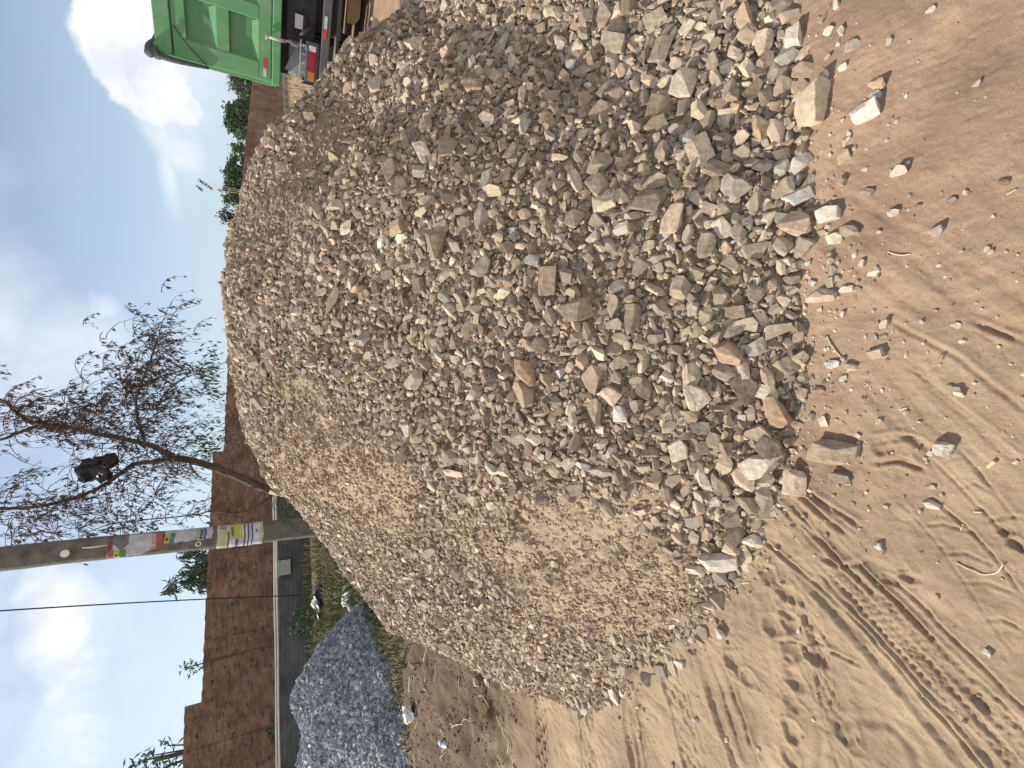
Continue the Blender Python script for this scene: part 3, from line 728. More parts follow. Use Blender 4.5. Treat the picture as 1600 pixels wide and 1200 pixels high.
# ------------------------------------------------------------------ walls
def brick_material(name, c1, c2, mortar, hole=True, sx=1.0):
    m, nt, ns, ls, b = newmat(name)
    uv = ns.new('ShaderNodeTexCoord'); mp = ns.new('ShaderNodeMapping'); mp.inputs['Rotation'].default_value = (R(90), 0, 0)
    ls.new(uv.outputs['Object'], mp.inputs['Vector']); P = mp.outputs['Vector']
    # object space: x along the wall, z up
    sepn = ns.new('ShaderNodeSeparateXYZ'); ls.new(uv.outputs['Object'], sepn.inputs[0])
    cmb = ns.new('ShaderNodeCombineXYZ'); ls.new(sepn.outputs['X'], cmb.inputs['X']); ls.new(sepn.outputs['Z'], cmb.inputs['Y'])
    br = ns.new('ShaderNodeTexBrick'); ls.new(cmb.outputs[0], br.inputs['Vector'])
    br.inputs['Scale'].default_value = 1.0; br.inputs['Brick Width'].default_value = 0.24*sx; br.inputs['Row Height'].default_value = 0.085*sx
    br.inputs['Mortar Size'].default_value = 0.008; br.inputs['Mortar Smooth'].default_value = 0.3; br.inputs['Bias'].default_value = 0.0
    br.inputs['Color1'].default_value = (*c1, 1); br.inputs['Color2'].default_value = (*c2, 1); br.inputs['Mortar'].default_value = (*mortar, 1)
    n1 = noise_node(ns, ls, cmb.outputs[0], 1.3, 8, 0.65, 0.4); r1 = ramp(ns, ls, n1.outputs['Fac'], [(0.28, (0.48, 0.46, 0.45)), (0.72, (1.40, 1.36, 1.32))])
    mx = N(ns, 'ShaderNodeMix', data_type='RGBA', blend_type='MULTIPLY'); mx.inputs['Factor'].default_value = 1
    ls.new(br.outputs['Color'], mx.inputs['A']); ls.new(r1.outputs['Color'], mx.inputs['B']); out = mx.outputs['Result']
    if hole:   # dark putlog holes painted in as colour spots, plus paler patches
        mp2 = ns.new('ShaderNodeMapping'); mp2.inputs['Scale'].default_value = (3.4, 5.2, 1); ls.new(cmb.outputs[0], mp2.inputs['Vector'])
        n2 = noise_node(ns, ls, mp2.outputs['Vector'], 1.15, 4, 0.65); r2 = ramp(ns, ls, n2.outputs['Fac'], [(0.585, (0, 0, 0)), (0.64, (0.85,) * 3)])
        mx2 = N(ns, 'ShaderNodeMix', data_type='RGBA'); ls.new(r2.outputs['Color'], mx2.inputs['Factor']); ls.new(out, mx2.inputs['A']); mx2.inputs['B'].default_value = (.055, .045, .04, 1); out = mx2.outputs['Result']
        n3 = noise_node(ns, ls, mp2.outputs['Vector'], 2.1, 4, 0.6); r3 = ramp(ns, ls, n3.outputs['Fac'], [(0.60, (0, 0, 0)), (0.70, (0.5,) * 3)])
        mx3 = N(ns, 'ShaderNodeMix', data_type='RGBA'); ls.new(r3.outputs['Color'], mx3.inputs['Factor']); ls.new(out, mx3.inputs['A']); mx3.inputs['B'].default_value = (.36, .27, .21, 1); out = mx3.outputs['Result']
    ls.new(out, b.inputs['Base Color']); b.inputs['Roughness'].default_value = 0.92; b.inputs['Specular IOR Level'].default_value = 0.2
    ad = N(ns, 'ShaderNodeMath', operation='MULTIPLY_ADD'); ls.new(br.outputs['Fac'], ad.inputs[0]); ad.inputs[1].default_value = -1.0; ls.new(n1.outputs['Fac'], ad.inputs[2])
    bp = ns.new('ShaderNodeBump'); bp.inputs['Strength'].default_value = 0.7; bp.inputs['Distance'].default_value = 0.02
    ls.new(ad.outputs[0], bp.inputs['Height']); ls.new(bp.outputs['Normal'], b.inputs['Normal'])
    return m
M_BRICK = brick_material('dark_red_brick', (.33, .185, .128), (.18, .108, .08), (.27, .19, .145))
M_BRICK2 = brick_material('dusty_red_brick', (.33, .20, .15), (.27, .17, .13), (.30, .22, .17), hole=False)
M_BLOCK = brick_material('grey_block', (.135, .14, .137), (.11, .115, .113), (.10, .103, .10), hole=False, sx=1.5)
M_CONC = simple('pale_concrete', (.40, .39, .36), .9, var=.2, scale=4, bump=.3, dirt=(.2, .18, .15))
M_PIPE = simple('cream_pipe', (.72, .68, .58), .5, var=.1)

W0 = np.array([-8.5, 19.6]); WD = np.array([2.43, 1.0])/math.hypot(2.43, 1.0); WN = np.array([WD[1], -WD[0]])
def wall_s(u, off=0.0):
    d = ray(432, 1200-u); p0 = W0 + WN*off
    # p0 + s*WD parallel to (d0,d1)
    return -(p0[0]*d[1]-p0[1]*d[0])/(WD[0]*d[1]-WD[1]*d[0])
def wall_piece(name, parent, s0, s1, z0, z10, z11, th, mat, nseg=60, rough=0.022):
    """upright slab in local wall space (x along, y thickness, z up) with a slightly uneven top"""
    mb = MB(); xs = np.linspace(s0, s1, nseg+1)
    zt = [z10 + (z11-z10)*(x-s0)/(s1-s0) + random.uniform(-rough, rough) for x in xs]
    V = []
    for x, z in zip(xs, zt): V += [(x, 0, z0), (x, 0, z), (x, th, z), (x, th, z0)]
    Fs = []
    for i in range(nseg):
        a, b = 4*i, 4*i+4
        for k in range(4): Fs.append((a+k, b+k, b+(k+1) % 4, a+(k+1) % 4))
    Fs += [(0, 1, 2, 3), (4*nseg+3, 4*nseg+2, 4*nseg+1, 4*nseg)]
    mb.add(V, Fs); return mb.build(name, mat, parent)
def ztop(u, v, off=0.0):
    s = wall_s(u, off); p = W0 + WN*off + WD*s; d = ray(v, 1200-u)
    return EYE + d[2]/math.hypot(d[0], d[1])*math.hypot(*p)
wall = empty('brick_wall', (W0[0], W0[1], 0), math.atan2(WD[1], WD[0]))
tag(wall, 'long dark brown brick wall with a stepped top behind the leafless tree', 'wall')
sA, sB, sC, sD = wall_s(-330), wall_s(133), wall_s(500), wall_s(800)
wall_piece('brickwork', wall, sA, sB, -.3, ztop(-200, 283), ztop(133, 291), .22, M_BRICK)
wall_piece('brickwork', wall, sB+.002, sC, -.3, ztop(140, 316), ztop(500, 333), .20, M_BRICK)
wall_piece('brickwork', wall, sC+.002, sD, -.3, ztop(500, 349), ztop(800, 366), .20, M_BRICK)
for uu in (60, 215, 345):   # shallow stiffening piers
    s = wall_s(uu); mb = MB(); mb.box((s-.14, -.035, -.3), (s+.14, -.001, ztop(uu, 292 if uu < 133 else 322)-.05)); mb.build('pier', M_BRICK, wall)
pD = W0 + WD*sD; pE = np.array([21.5, 35.2]); dv = pE-pD; LD = np.linalg.norm(dv)
wall2 = empty('brick_wall', (pD[0], pD[1], 0), math.atan2(dv[1], dv[0]))
tag(wall2, 'low dusty reddish brick wall below the green bushes, seen past the truck', 'wall')
def ztop_at(p, u, v):
    d = ray(v, 1200-u); return EYE + d[2]/math.hypot(d[0], d[1])*math.hypot(*p)
q0 = pD; q1 = pE
wall_piece('brickwork', wall2, 0.0, LD, -.3, ztop_at(q0, 800, 367), ztop_at(q1, 1085, 398), .20, M_BRICK2)
mb = MB(); mb.box((0, -.25, -.3), (LD, -.004, .13)); mb.build('footing', M_CONC, wall2)

OFF = 2.3; L0 = W0 + WN*OFF
low = empty('block_wall', (L0[0], L0[1], 0), math.atan2(WD[1], WD[0]))
tag(low, 'low grey concrete block wall running in front of the brown brick wall', 'wall')
l0, l1 = wall_s(-330, OFF), wall_s(680, OFF)
wall_piece('blockwork', low, l0, l1, -.3, .94, .94, .16, M_BLOCK, rough=.002)
for i, (yy, zz, lab) in enumerate([(0.035, .985, 'lower cream pipe lying along the top of the grey block wall'), (0.10, 1.055, 'upper cream pipe lying along the top of the grey block wall')]):
    mb = MB(); xs = np.linspace(l0, l1, 40)
    mb.tube([(x, yy, zz + .006*math.sin(x*1.7+i)) for x in xs], .034 if i == 0 else .030, 10)
    o = mb.build('pipe', M_PIPE); o.location = low.location; o.rotation_euler = low.rotation_euler
    tag(o, lab, 'pipe', 'pipes on the block wall')
s = wall_s(311, OFF); bx = empty('utility_box', (L0[0]+WD[0]*s, L0[1]+WD[1]*s, .0), math.atan2(WD[1], WD[0]))
tag(bx, 'small pale grey box fixed under the cream pipes on the block wall', 'box')
mb = MB(); mb.box((-.24, -.15, .56), (.24, -.004, .90), bev=.012); mb.build('body', M_CONC, bx)
mb = MB(); mb.box((-.26, -.17, .902), (.26, -.004, .93), bev=.006); mb.build('lid', M_CONC, bx)

# ------------------------------------------------------------------ utility pole with posters
M_POLE = simple('weathered_pole', (.150, .138, .112), .9, var=.45, scale=6, bump=.5, bscale=25, dirt=(.10, .095, .085), dirt_amt=.7)
PY = 9.0
pb = at_Y(432, 829, PY); pt = at_Y(-160, 890, PY - .05)
pdir = (pt-pb)/np.linalg.norm(pt-pb); base_p = pb - pdir*(pb[2]/pdir[2])
pole = empty('utility_pole', base_p); tag(pole, 'tall weathered pole with torn posters wrapped round it', 'pole')
Lp = 7.6
def prad(t): return .178 - .022*t/Lp*1.0
mb = MB(); ts = np.linspace(-.2, Lp, 40)
mb.tube([Vector(pdir*t) + Vector((.006*math.sin(t*2.1), .006*math.cos(t*1.7), 0)) for t in ts], [prad(t)*(1+.012*math.sin(t*9)) for t in ts], 28); mb.build('shaft', M_POLE, pole)
ex = np.cross(pdir, [0, 1, 0]); ex /= np.linalg.norm(ex); ey = np.cross(pdir, ex)     # ex to the right-hand side, ey away
if ex[0] < 0: ex = -ex
if ey[1] < 0: ey = -ey
def on_pole(t, ang, lift=0.0):
    r = prad(t) + lift
    return Vector(pdir*t + (ex*math.sin(ang) - ey*math.cos(ang))*r + np.array([.006*math.sin(t*2.1), .006*math.cos(t*1.7), 0]))
def t_of(x):
    """height along the pole of a photo column x"""
    best = min(np.linspace(0, Lp, 1500), key=lambda t: abs(project(*(base_p + pdir*t))[0]-x)); return float(best)
pm = {k: simple('poster_'+k, tuple(q*.72+.02 for q in c), .85, var=.25, scale=9, dirt=(.30, .27, .22), dirt_amt=.55) for k, c in dict(white=(.62, .62, .66), red=(.46, .10, .08), yellow=(.66, .56, .12), green=(.05, .28, .15), grey=(.16, .17, .20), blue=(.06, .07, .17), cream=(.66, .64, .34), black=(.03, .03, .03), pale=(.74, .74, .78), brown=(.20, .06, .06)).items()}
PMK = list(pm)
def poster(x0, x1, a0, a1, fn, label, curl=0.0, nx_=44, ny_=60):
    t1, t0 = t_of(x0), t_of(x1); mb = MB(); V = []; Fs = []; mi = []
    keep = []
    for j in range(ny_+1):
        for i in range(nx_+1):
            a = i/nx_; b = j/ny_            # b runs from top (0) to bottom (1)
            ed = .012*math.sin(b*13+a*3)*(1 if a > .5 else 0)
            V.append(on_pole(t1 + (t0-t1)*b + .006*math.sin(a*9), R(a0 + (a1-a0)*a) + ed, .004 + .005*abs(math.sin(a*5+b*7)) + curl*max(0, a-.85)))
    for j in range(ny_):
        for i in range(nx_):
            k = fn((i+.5)/nx_, (j+.5)/ny_)
            if k is None: continue
            q = j*(nx_+1)+i; mb.f.append([q, q+1, q+nx_+2, q+nx_+1]); mb.m.append(PMK.index(k)); mb.sm.append(True)
    mb.v = [tuple(v) for v in V]
    o = mb.build('poster', [pm[k] for k in PMK]); o.location = pole.location
    sol = o.modifiers.new('thick', 'SOLIDIFY'); sol.thickness = .0015; sol.offset = 1
    tag(o, label, 'poster', 'posters on the pole'); return o
# angles: -90 left edge (sunlit), +90 right edge as seen from the camera
def flag(a, b, a0, a1, b0, b1):
    if not (a0 <= a <= a1 and b0 <= b <= b1): return None
    f = (b-b0)/(b1-b0); 
    if f < .34: return 'red'
    if f < .67:
        return 'black' if (abs(f-.505)/.12 + abs((a-a0)/(a1-a0)-.42)/.16) < 1 else 'yellow'
    return 'green'
def p1(a, b):
    edge = .02 + .38*b**2.2 + .03*math.sin(b*19)        # torn slanting left edge
    if a < edge: return None
    k = flag(a, b, 0, .42, 0, .33)
    if k: return k
    if b < .08: return 'brown'
    if b < .36 and a > .5 + .1*math.sin(b*20): return 'grey'
    if b > .78: return 'red' if not (b < .86 and (int(a*26) % 2 == 0)) else 'pale'
    return 'white'
poster(172, 257, -52, 78, p1, 'torn white poster with a striped flag and red band, highest on the pole')
def p2(a, b):
    if a < .10*b + .03*math.sin(b*23) + .02: return None
    k = flag(a, b, 0, .75, -.10, .22)
    if k: return k
    if .64 < b < .86 and .12 < a < .9:
        if b > .74: return 'blue' if not (.78 < b < .81 and int(a*12) % 2) else 'pale'
        return 'green' if int(a*9+b*30) % 2 else 'cream'
    return 'white'
poster(258, 333, 4, 82, p2, 'narrow white poster with a blue block at its lower end, middle of the pole')
def p3(a, b):
    if a > .97 or b > .985: return 'cream'
    if a > .78 and b < .25: return 'brown' if math.hypot((a-.88)/.09, (b-.13)/.09) < 1 and int(a*40+b*55) % 3 else 'pale'
    if b < .22: return 'cream'
    if b < .25 and a < .7: return 'blue'
    if .25 <= b < .54:
        if a > .48: return 'green' if .30 < b < .345 and .56 < a < .86 else 'yellow' if a > .5 else 'cream'
        if .38 < b < .45 and a > .06: return 'grey'
        return 'pale'
    for c0 in (.56, .65, .74):
        if c0 < b < c0+.035: return 'blue'
    if .84 < b < .87 and .62 < a < .70: return 'blue'
    if b > .93: return 'cream'
    return 'pale'
poster(340, 411, -86, 86, p3, 'cream and white poster with dark blue lines, lowest on the pole')
mb = MB(); t = t_of(110); mb.tube([on_pole(t, R(10), 0), on_pole(t, R(10), .06)], .035, 10); mb.tube([on_pole(t, R(10), .05), on_pole(t, R(10), .09)], .05, 10); mb.build('insulator', M_PIPE, pole)
mb = MB(); t = t_of(312); c = on_pole(t, R(-8), .012)
mb.tube([c + Vector(ex*.032*math.cos(q)) + Vector(pdir*.032*math.sin(q)) for q in np.linspace(0, 2*math.pi, 14)], .008, 6); mb.build('ring', M_PIPE, pole)
mb = MB(); t = t_of(150); mb.tube([on_pole(t+.12, R(25), .012), on_pole(t, R(22), .02), on_pole(t-.16, R(26), .01)], .012, 6); mb.build('cleat', M_PIPE, pole)

M_WIRE = simple('black_wire', (.03, .03, .035), .6)
mb = MB(); c0 = at_Y(-220, 969, 11.0); c1 = at_Y(470, 930, 13.4); mid = []
for q in np.linspace(0, 1, 24): p = c0 + (c1-c0)*q; mid.append((p[0], p[1]+.10*math.sin(q*math.pi), p[2]))
mb.tube(mid, .014, 6); tag(mb.build('cable', M_WIRE), 'thin dark cable hanging steeply in front of the sky and brick wall', 'cable')

# ------------------------------------------------------------------ leafless tree
M_BARK = simple('brown_bark', (.115, .082, .062), .95, var=.4, scale=9, bump=.6, bscale=30)
M_TWIG = simple('dry_twig', (.085, .062, .052), .95, var=.3)
M_LEAFB = simple('dead_brown_leaf', (.135, .098, .070), .9, var=.5, scale=9)
M_LEAFR = simple('dead_reddish_leaf', (.15, .092, .066), .9, var=.4, scale=9)
M_LEAFG = simple('grey_green_leaf', (.10, .135, .075), .85, var=.4, scale=5)
TYD = 12.0
def tp(x, y, dy=0.0): return Vector(at_Y(x, y, TYD+dy))
troot = at_Y(445, 768, TYD); troot[2] = gz(troot[0], troot[1])
tree = empty('leafless_tree', troot); TR = Vector(troot)
tag(tree, 'nearly bare tree with dead brown leaves and drooping twigs beside the poster pole', 'tree')
def spline(pts, n):
    pts = [Vector(p) for p in pts]; out = []
    P_ = [pts[0]] + pts + [pts[-1]]
    for i in range(1, len(P_)-2):
        for k in range(n):
            t = k/n; a, b, c, d = P_[i-1], P_[i], P_[i+1], P_[i+2]
            out.append(0.5*((2*b)+(c-a)*t+(2*a-5*b+4*c-d)*t*t+(3*b-a-3*c+d)*t**3))
    out.append(pts[-1]); return out
def limb(pts, r0, r1, name='limb', n=5, sides=9):
    sp = spline(pts, n); mb = MB(); m = len(sp)
    rad = [r0+(r1-r0)*i/(m-1) for i in range(m)]
    mb.tube([p-TR + Vector((random.gauss(0, .006), random.gauss(0, .006), 0)) for p in sp], [r*(1+random.uniform(-.06, .06)) for r in rad], sides); mb.build(name, M_BARK, tree); return sp
trunk = limb([Vector((troot[0], troot[1], -.1)), tp(430, 766), tp(385, 750), tp(342, 733), tp(300, 720), tp(275, 716)], .10, .066, 'trunk')
la = limb([tp(278, 717), tp(242, 721, .1), tp(212, 725, .2), tp(190, 738, .3), tp(165, 756, .4), tp(132, 773, .4), tp(82, 787, .3), tp(45, 793, .2), tp(-20, 796, .1), tp(-120, 800, 0)], .046, .026)
lb = limb([tp(278, 717), tp(228, 694, -.1), tp(176, 683, -.2), tp(115, 669, -.3), tp(69, 662, -.4)], .052, .034)
lc = limb([tp(69, 662, -.4), tp(41, 655, -.5), tp(22, 641, -.6), tp(0, 624, -.7), tp(-80, 590, -.9)], .033, .016)
ld = limb([tp(69, 662, -.4), tp(27, 677, -.4), tp(0, 687, -.4), tp(-70, 700, -.4)], .035, .018)
le = limb([tp(228, 694, -.1), tp(217, 663, -.2), tp(213, 625, -.3), tp(225, 590, -.3), tp(238, 555, -.2), tp(247, 524, -.1)], .030, .010)
lf = limb([tp(430, 772, -.1), tp(380, 800, -.3), tp(330, 799, -.4), tp(300, 805, -.4), tp(230, 812, -.5), tp(170, 820, -.5), tp(125, 838, -.5)], .02, .008, 'branch', 5, 6)
lg = limb([tp(247, 526, -.1), tp(232, 508, -.1), tp(214, 487, -.1), tp(193, 480, -.1)], .010, .005, 'branch', 4, 5)
lh = limb([tp(250, 516, -.1), tp(258, 492, 0), tp(268, 472, .1)], .009, .004, 'branch', 4, 5)
li = limb([tp(242, 640, -.2), tp(262, 610, -.1), tp(290, 590, 0), tp(320, 580, .1)], .018, .006, 'branch', 4, 5)
TW = MB(); LF = MB(); nleaf = [0]
def leaf(mb, p, d, L, W, mi):
    d = d.normalized(); sd = d.cross(Vector((random.gauss(0, 1), random.gauss(0, 1), random.gauss(0, 1)))).normalized()
    m_ = p + d*L*.5; nrm = d.cross(sd)*L*.10
    mb.add([p, m_+sd*W+nrm, p+d*L, m_-sd*W+nrm], [(0, 1, 2), (0, 2, 3)], mi)
def twig(p, d, L, leaves, r=.0075, droop=.9, llen=.085, sub=True):
    pts = [p.copy()]; n = 7; d = d.normalized()
    for i in range(n):
        d = (d + Vector((random.gauss(0, .16), random.gauss(0, .16), random.gauss(0, .08) - droop*.34))).normalized()
        pts.append(pts[-1] + d*L/n)
    TW.tube([q-TR for q in pts], [r*(1-.75*i/n) for i in range(n+1)], 4, cap=False)
    for k in range(leaves):
        t = random.uniform(.25, 1)*n; i = min(int(t), n-1); q = pts[i].lerp(pts[i+1], t-i)
        for e in range(random.choice((1, 1, 2, 3))):
            leaf(LF, q-TR + Vector((random.gauss(0, .012),)*3), Vector((random.gauss(0, .38), random.gauss(0, .38), -1)), llen*random.uniform(.6, 1.4), llen*random.uniform(.10, .2), 0 if random.random() < .65 else 1)
    if sub and random.random() < .75:
        i = random.randint(1, 4); twig(pts[i], Vector((random.gauss(0, 1), random.gauss(0, 1), .2)), L*.6, max(0, leaves//2), r*.6, droop, llen, False)
def sprays(path, n, L0_, L1_, lv, spread=.35, up=.4, droop=.9):
    for k in range(n):
        i = random.randrange(len(path)-1); p = path[i].lerp(path[i+1], random.random())
        twig(p + Vector((random.gauss(0, spread*.3),)*3), Vector((random.gauss(0, 1), random.gauss(0, 1), random.gauss(up, .5))), random.uniform(L0_, L1_), random.randint(lv[0], lv[1]), droop=droop)
sprays(le, 75, .5, 1.25, (3, 9), .5)
for k in range(95):   # the dense hanging mass at the end of the side limb
    x = random.gauss(222, 50); y = random.gauss(590, 44); p = tp(x - 15, y + (x-225)*-.55, random.gauss(-.2, .45)); twig(p, Vector((random.gauss(0, 1), random.gauss(0, 1), .3)), random.uniform(.4, .95), random.randint(4, 10))
for k in range(80):
    x = random.uniform(100, 215); y = random.gauss(640-(x-120)*.3, 20); p = tp(x, y, random.gauss(-.2, .5)); twig(p, Vector((random.gauss(0, 1), random.gauss(0, 1), .5)), random.uniform(.4, .9), random.randint(4, 10))
sprays(lb, 70, .5, 1.3, (2, 8)); sprays(lc, 40, .4, .9, (5, 10)); sprays(ld, 16, .4, .9, (2, 6))
sprays(la, 110, .6, 1.5, (3, 8), .5); sprays(lf, 30, .3, .7, (2, 6), .3); sprays(trunk[8:], 22, .6, 1.2, (0, 3), .4); sprays(li, 36, .4, .9, (2, 7)); sprays(lg, 5, .1, .25, (2, 4)); sprays(lh, 5, .1, .3, (2, 3))
for k in range(110):
    p = tp(random.uniform(0, 270), random.uniform(775, 835), random.gauss(0, .6)); twig(p, Vector((random.gauss(0, 1), random.gauss(0, 1), .4)), random.uniform(.4, 1.1), random.randint(2, 7))
for k in range(90):
    p = tp(random.uniform(260, 390), random.uniform(600, 740), random.gauss(0, .5)); twig(p, Vector((random.gauss(0, 1), random.gauss(0, 1), .1)), random.uniform(.4, 1.0), random.randint(0, 4), r=.004)
for k in range(150):   # a few green tufts that are still alive
    p = tp(random.gauss(320, 13), random.gauss(700, 13), random.gauss(0, .3)); leaf(LF, p-TR, Vector((random.gauss(0, .5), random.gauss(0, .5), -1)), random.uniform(.08, .16), .018, 2)
for k in range(130):
    p = tp(random.gauss(325, 9), random.gauss(575, 22), random.gauss(.1, .3)); leaf(LF, p-TR, Vector((random.gauss(0, .5), random.gauss(0, .5), -1)), random.uniform(.07, .15), .018, 2)
TW.build('twigs', M_TWIG, tree); LF.build('leaves', [M_LEAFB, M_LEAFR, M_LEAFG], tree)

# ------------------------------------------------------------------ crumpled things
def crumple(sx, sy, sz, seed, amp=.5, sub=3, freq=1.6):
    bm = bmesh.new(); bmesh.ops.create_icosphere(bm, subdivisions=sub, radius=1)
    o = Vector((seed*3.7, seed*1.3, seed*2.9))
    for v in bm.verts:
        n = v.co.normalized(); q = n*freq + o
        k = 1 + amp*mnoise.noise(q) + amp*.5*abs(mnoise.noise(q*2.3)) - amp*.35*abs(mnoise.noise(q*4.7))
        v.co = Vector((n.x*k*sx, n.y*k*sy, n.z*k*sz))
    return bm
def bag(name, loc, dims, seed, mat, label, cat='bag', amp=.55):
    mb = MB(); mb.bm(crumple(*dims, seed, amp)); o = mb.build(name, mat); o.location = loc
    return tag(o, label, cat)
M_BLACKB = simple('black_plastic', (.018, .018, .022), .45, var=.4, bump=.5, bscale=9, spec=.5)
M_WHITEB = simple('white_plastic', (.68, .68, .66), .5, var=.12, bump=.4, bscale=12)
pbag = tp(150, 731, -.25)
bag('plastic_bag', pbag, (.22, .16, .21), 4, M_BLACKB, 'black plastic bag caught in the branches of the leafless tree', amp=.95)
def gp_(x, y): p = at_ground(x, y); p[2] = gz(p[0], p[1]); return p
p = gp_(553, 928); bag('plastic_bag', p + [0, 0, .08], (.26, .14, .12), 7, M_WHITEB, 'white plastic bag lying in the grass behind the rubble pile')
p = gp_(507, 938); bag('plastic_bag', p + [0, 0, .10], (.42, .2, .16), 9, M_BLACKB, 'black plastic bag lying in the weeds before the block wall')
p = gp_(650, 1112); bag('paper_scrap', p + [0, 0, .05], (.075, .09, .05), 12, M_WHITEB, 'crumpled white scrap on the dark soil by the grey gravel', 'litter', .7)
p = gp_(541, 905); bag('plastic_scrap', p + [0, 0, .03], (.09, .05, .04), 21, M_WHITEB, 'tiny white scrap in the weeds below the cable', 'litter', .7)
M_GREENP = simple('mint_plastic', (.35, .62, .45), .5, var=.1)
p = gp_(645, 1068)
sc_ = MB(); sc_.box((-.075, -.015, 0), (.075, .015, .02), bev=.006); o = sc_.build('wrapper', M_GREENP); o.location = p + [0, 0, .005]; o.rotation_euler = (0, .2, .5); tag(o, 'small mint green wrapper on the dark soil near the gravel heap', 'litter')
# clear bottle with a blue label
M_CLEAR = simple('cloudy_plastic', (.62, .63, .64), .25, var=.1); M_BLUEL = simple('blue_label', (.12, .18, .42), .5)
p = gp_(693, 1158); bt = empty('plastic_bottle', p + [0, 0, .035], R(70)); bt.rotation_euler = (R(90), 0, R(25)); tag(bt, 'empty plastic bottle with a blue label lying on the dark soil', 'bottle')
def lathe(prof, n=18):
    V = []; Fs = []
    for (r, z) in prof:
        for k in range(n): V.append((r*math.cos(2*math.pi*k/n), r*math.sin(2*math.pi*k/n), z))
    for i in range(len(prof)-1):
        for k in range(n): Fs.append((i*n+k, i*n+(k+1) % n, (i+1)*n+(k+1) % n, (i+1)*n+k))
    return V, Fs
mb = MB(); mb.add(*lathe([(0, 0), (.03, 0), (.033, .02), (.032, .06), (.033, .075), (.033, .13), (.03, .15), (.014, .19), (.013, .205), (0, .206)]), smooth=True); mb.build('body', M_CLEAR, bt)
mb = MB(); mb.add(*lathe([(.0335, .078), (.0345, .08), (.0345, .125), (.0335, .127)]), smooth=True); mb.build('label_band', M_BLUEL, bt)
mb = MB(); mb.add(*lathe([(.014, .2), (.0155, .2), (.0155, .22), (0, .22)])); mb.build('cap', M_BLUEL, bt)

# straws and twigs on the sand
M_STRAW = simple('dry_straw', (.62, .50, .33), .8, var=.15)
def straw(pts, r, label, name='straw'):
    P_ = [gp_(*q) for q in pts]; mb = MB(); c = Vector(P_[0])
    sp = spline([Vector(q)+Vector((0, 0, r*.8+.002)) for q in P_], 5); mb.tube([q-c for q in sp], r, 6); o = mb.build(name, M_STRAW); o.location = c
    tag(o, label, 'straw' if name == 'straw' else 'wood chip', 'straws on the sand')
straw([(1497, 878), (1517, 889), (1535, 897), (1552, 896), (1563, 891), (1571, 880)], .0017, 'long bent pale straw lying on the lattice tyre track')
straw([(1294, 525), (1300, 538), (1309, 550), (1318, 560)], .0022, 'straight dry twig on the sand near the foot of the pile')
straw([(1389, 394), (1402, 398), (1413, 399), (1424, 397)], .0018, 'short curved straw on the smooth brown sand')
straw([(1152, 917), (1160, 911), (1176, 909)], .0018, 'curled straw beside the pale grey slab at the pile edge')
straw([(1503, 828), (1506, 818)], .0022, 'very short straw stub standing out of the lattice tyre track')
straw([(1523, 799), (1536, 800)], .0018, 'tiny straight straw near the right-angled tread marks')
straw([(1545, 730), (1556, 720)], .005, 'short flat pale wood chip on the brown sand', 'wood_chip')
straw([(1575, 305), (1590, 296)], .0016, 'thin straw near the chevron tyre marks')
straw([(1408, 640), (1420, 637)], .0018, 'tiny pale straw on the sand, shaped like a dash')

# ------------------------------------------------------------------ trees and shrubs beyond the walls
M_GRN = simple('dark_green_leaf', (.060, .105, .042), .8, var=.55, scale=1.2)
M_GRN2 = simple('mid_green_leaf', (.095, .145, .06), .8, var=.5, scale=1.2)
M_GRN3 = simple('hazy_blue_green_leaf', (.125, .165, .125), .8, var=.45, scale=1.2)  # bluish haze of the far trees is put into the leaf colour
M_DRYF = simple('dry_frond', (.22, .17, .10), .9, var=.4)
M_DARKD = simple('dark_dead_growth', (.045, .038, .032), .95, var=.4)
def leafy(name, base, clumps, mats, label, cat, group=None, trunk_r=.12, lsz=.16, per=900, hang=.3, lw=.28, trunk=True):
    """trunk and limbs with clumps of leaves: clumps = (centre, radii)"""
    base = Vector(base); root = empty(name, base); tag(root, label, cat, group)
    if trunk:
        mb = MB(); cx = sum((Vector(c) for c, r in clumps), Vector())/len(clumps)
        mid = base.lerp(cx, .45); mid.x += .15
        mb.tube([p-base for p in spline([base, mid, cx], 5)], [trunk_r*(1-.05*i) for i in range(11)], 8)
        for c, r in clumps:
            q = spline([mid, mid.lerp(Vector(c), .55)+Vector((0, 0, .12)), Vector(c)], 4); mb.tube([p-base for p in q], [trunk_r*.5*(1-.09*i) for i in range(len(q))], 6)
        mb.build('trunk', M_BARK, root)
    mb = MB()
    for c, r in clumps:
        c = Vector(c); seed = Vector((c.x*.7, c.y*.7, c.z))
        m = int(per*(r[0]*r[2])/(.6*.6)) if per else 0
        for k in range(m):
            d = Vector((random.gauss(0, 1), random.gauss(0, 1), random.gauss(0, 1))).normalized(); f_ = random.random()**.45
            bump = 1 + .55*mnoise.noise(d*1.9+seed) + .25*mnoise.noise(d*4.5+seed)
            p = Vector((d.x*r[0], d.y*r[1], d.z*r[2]))*f_*bump
            if mnoise.noise((p+c)*(1.1/max(.3, r[2]))*1.6) < -.18: continue
            leaf(mb, p+c-base, Vector((random.gauss(0, .8), random.gauss(0, .8), random.gauss(-hang*2, .8))), lsz*random.uniform(.6, 1.4), lsz*lw*random.uniform(.6, 1.3), random.randrange(len(mats)))
    mb.build('crown', mats, root); return root
def clump_px(x, y, Y, rx, ry):
    """a clump whose centre stands where the photo shows it; rx (vertical) and ry (sideways) radii in photo pixels"""
    p = at_Y(x, y, Y); d = project(*p)[2]; return (p, (ry*d/F, ry*d/F*.8, rx*d/F))
def ground_under(x, y, Y): p = at_Y(x, y, Y); p[2] = gz(p[0], p[1]); return p
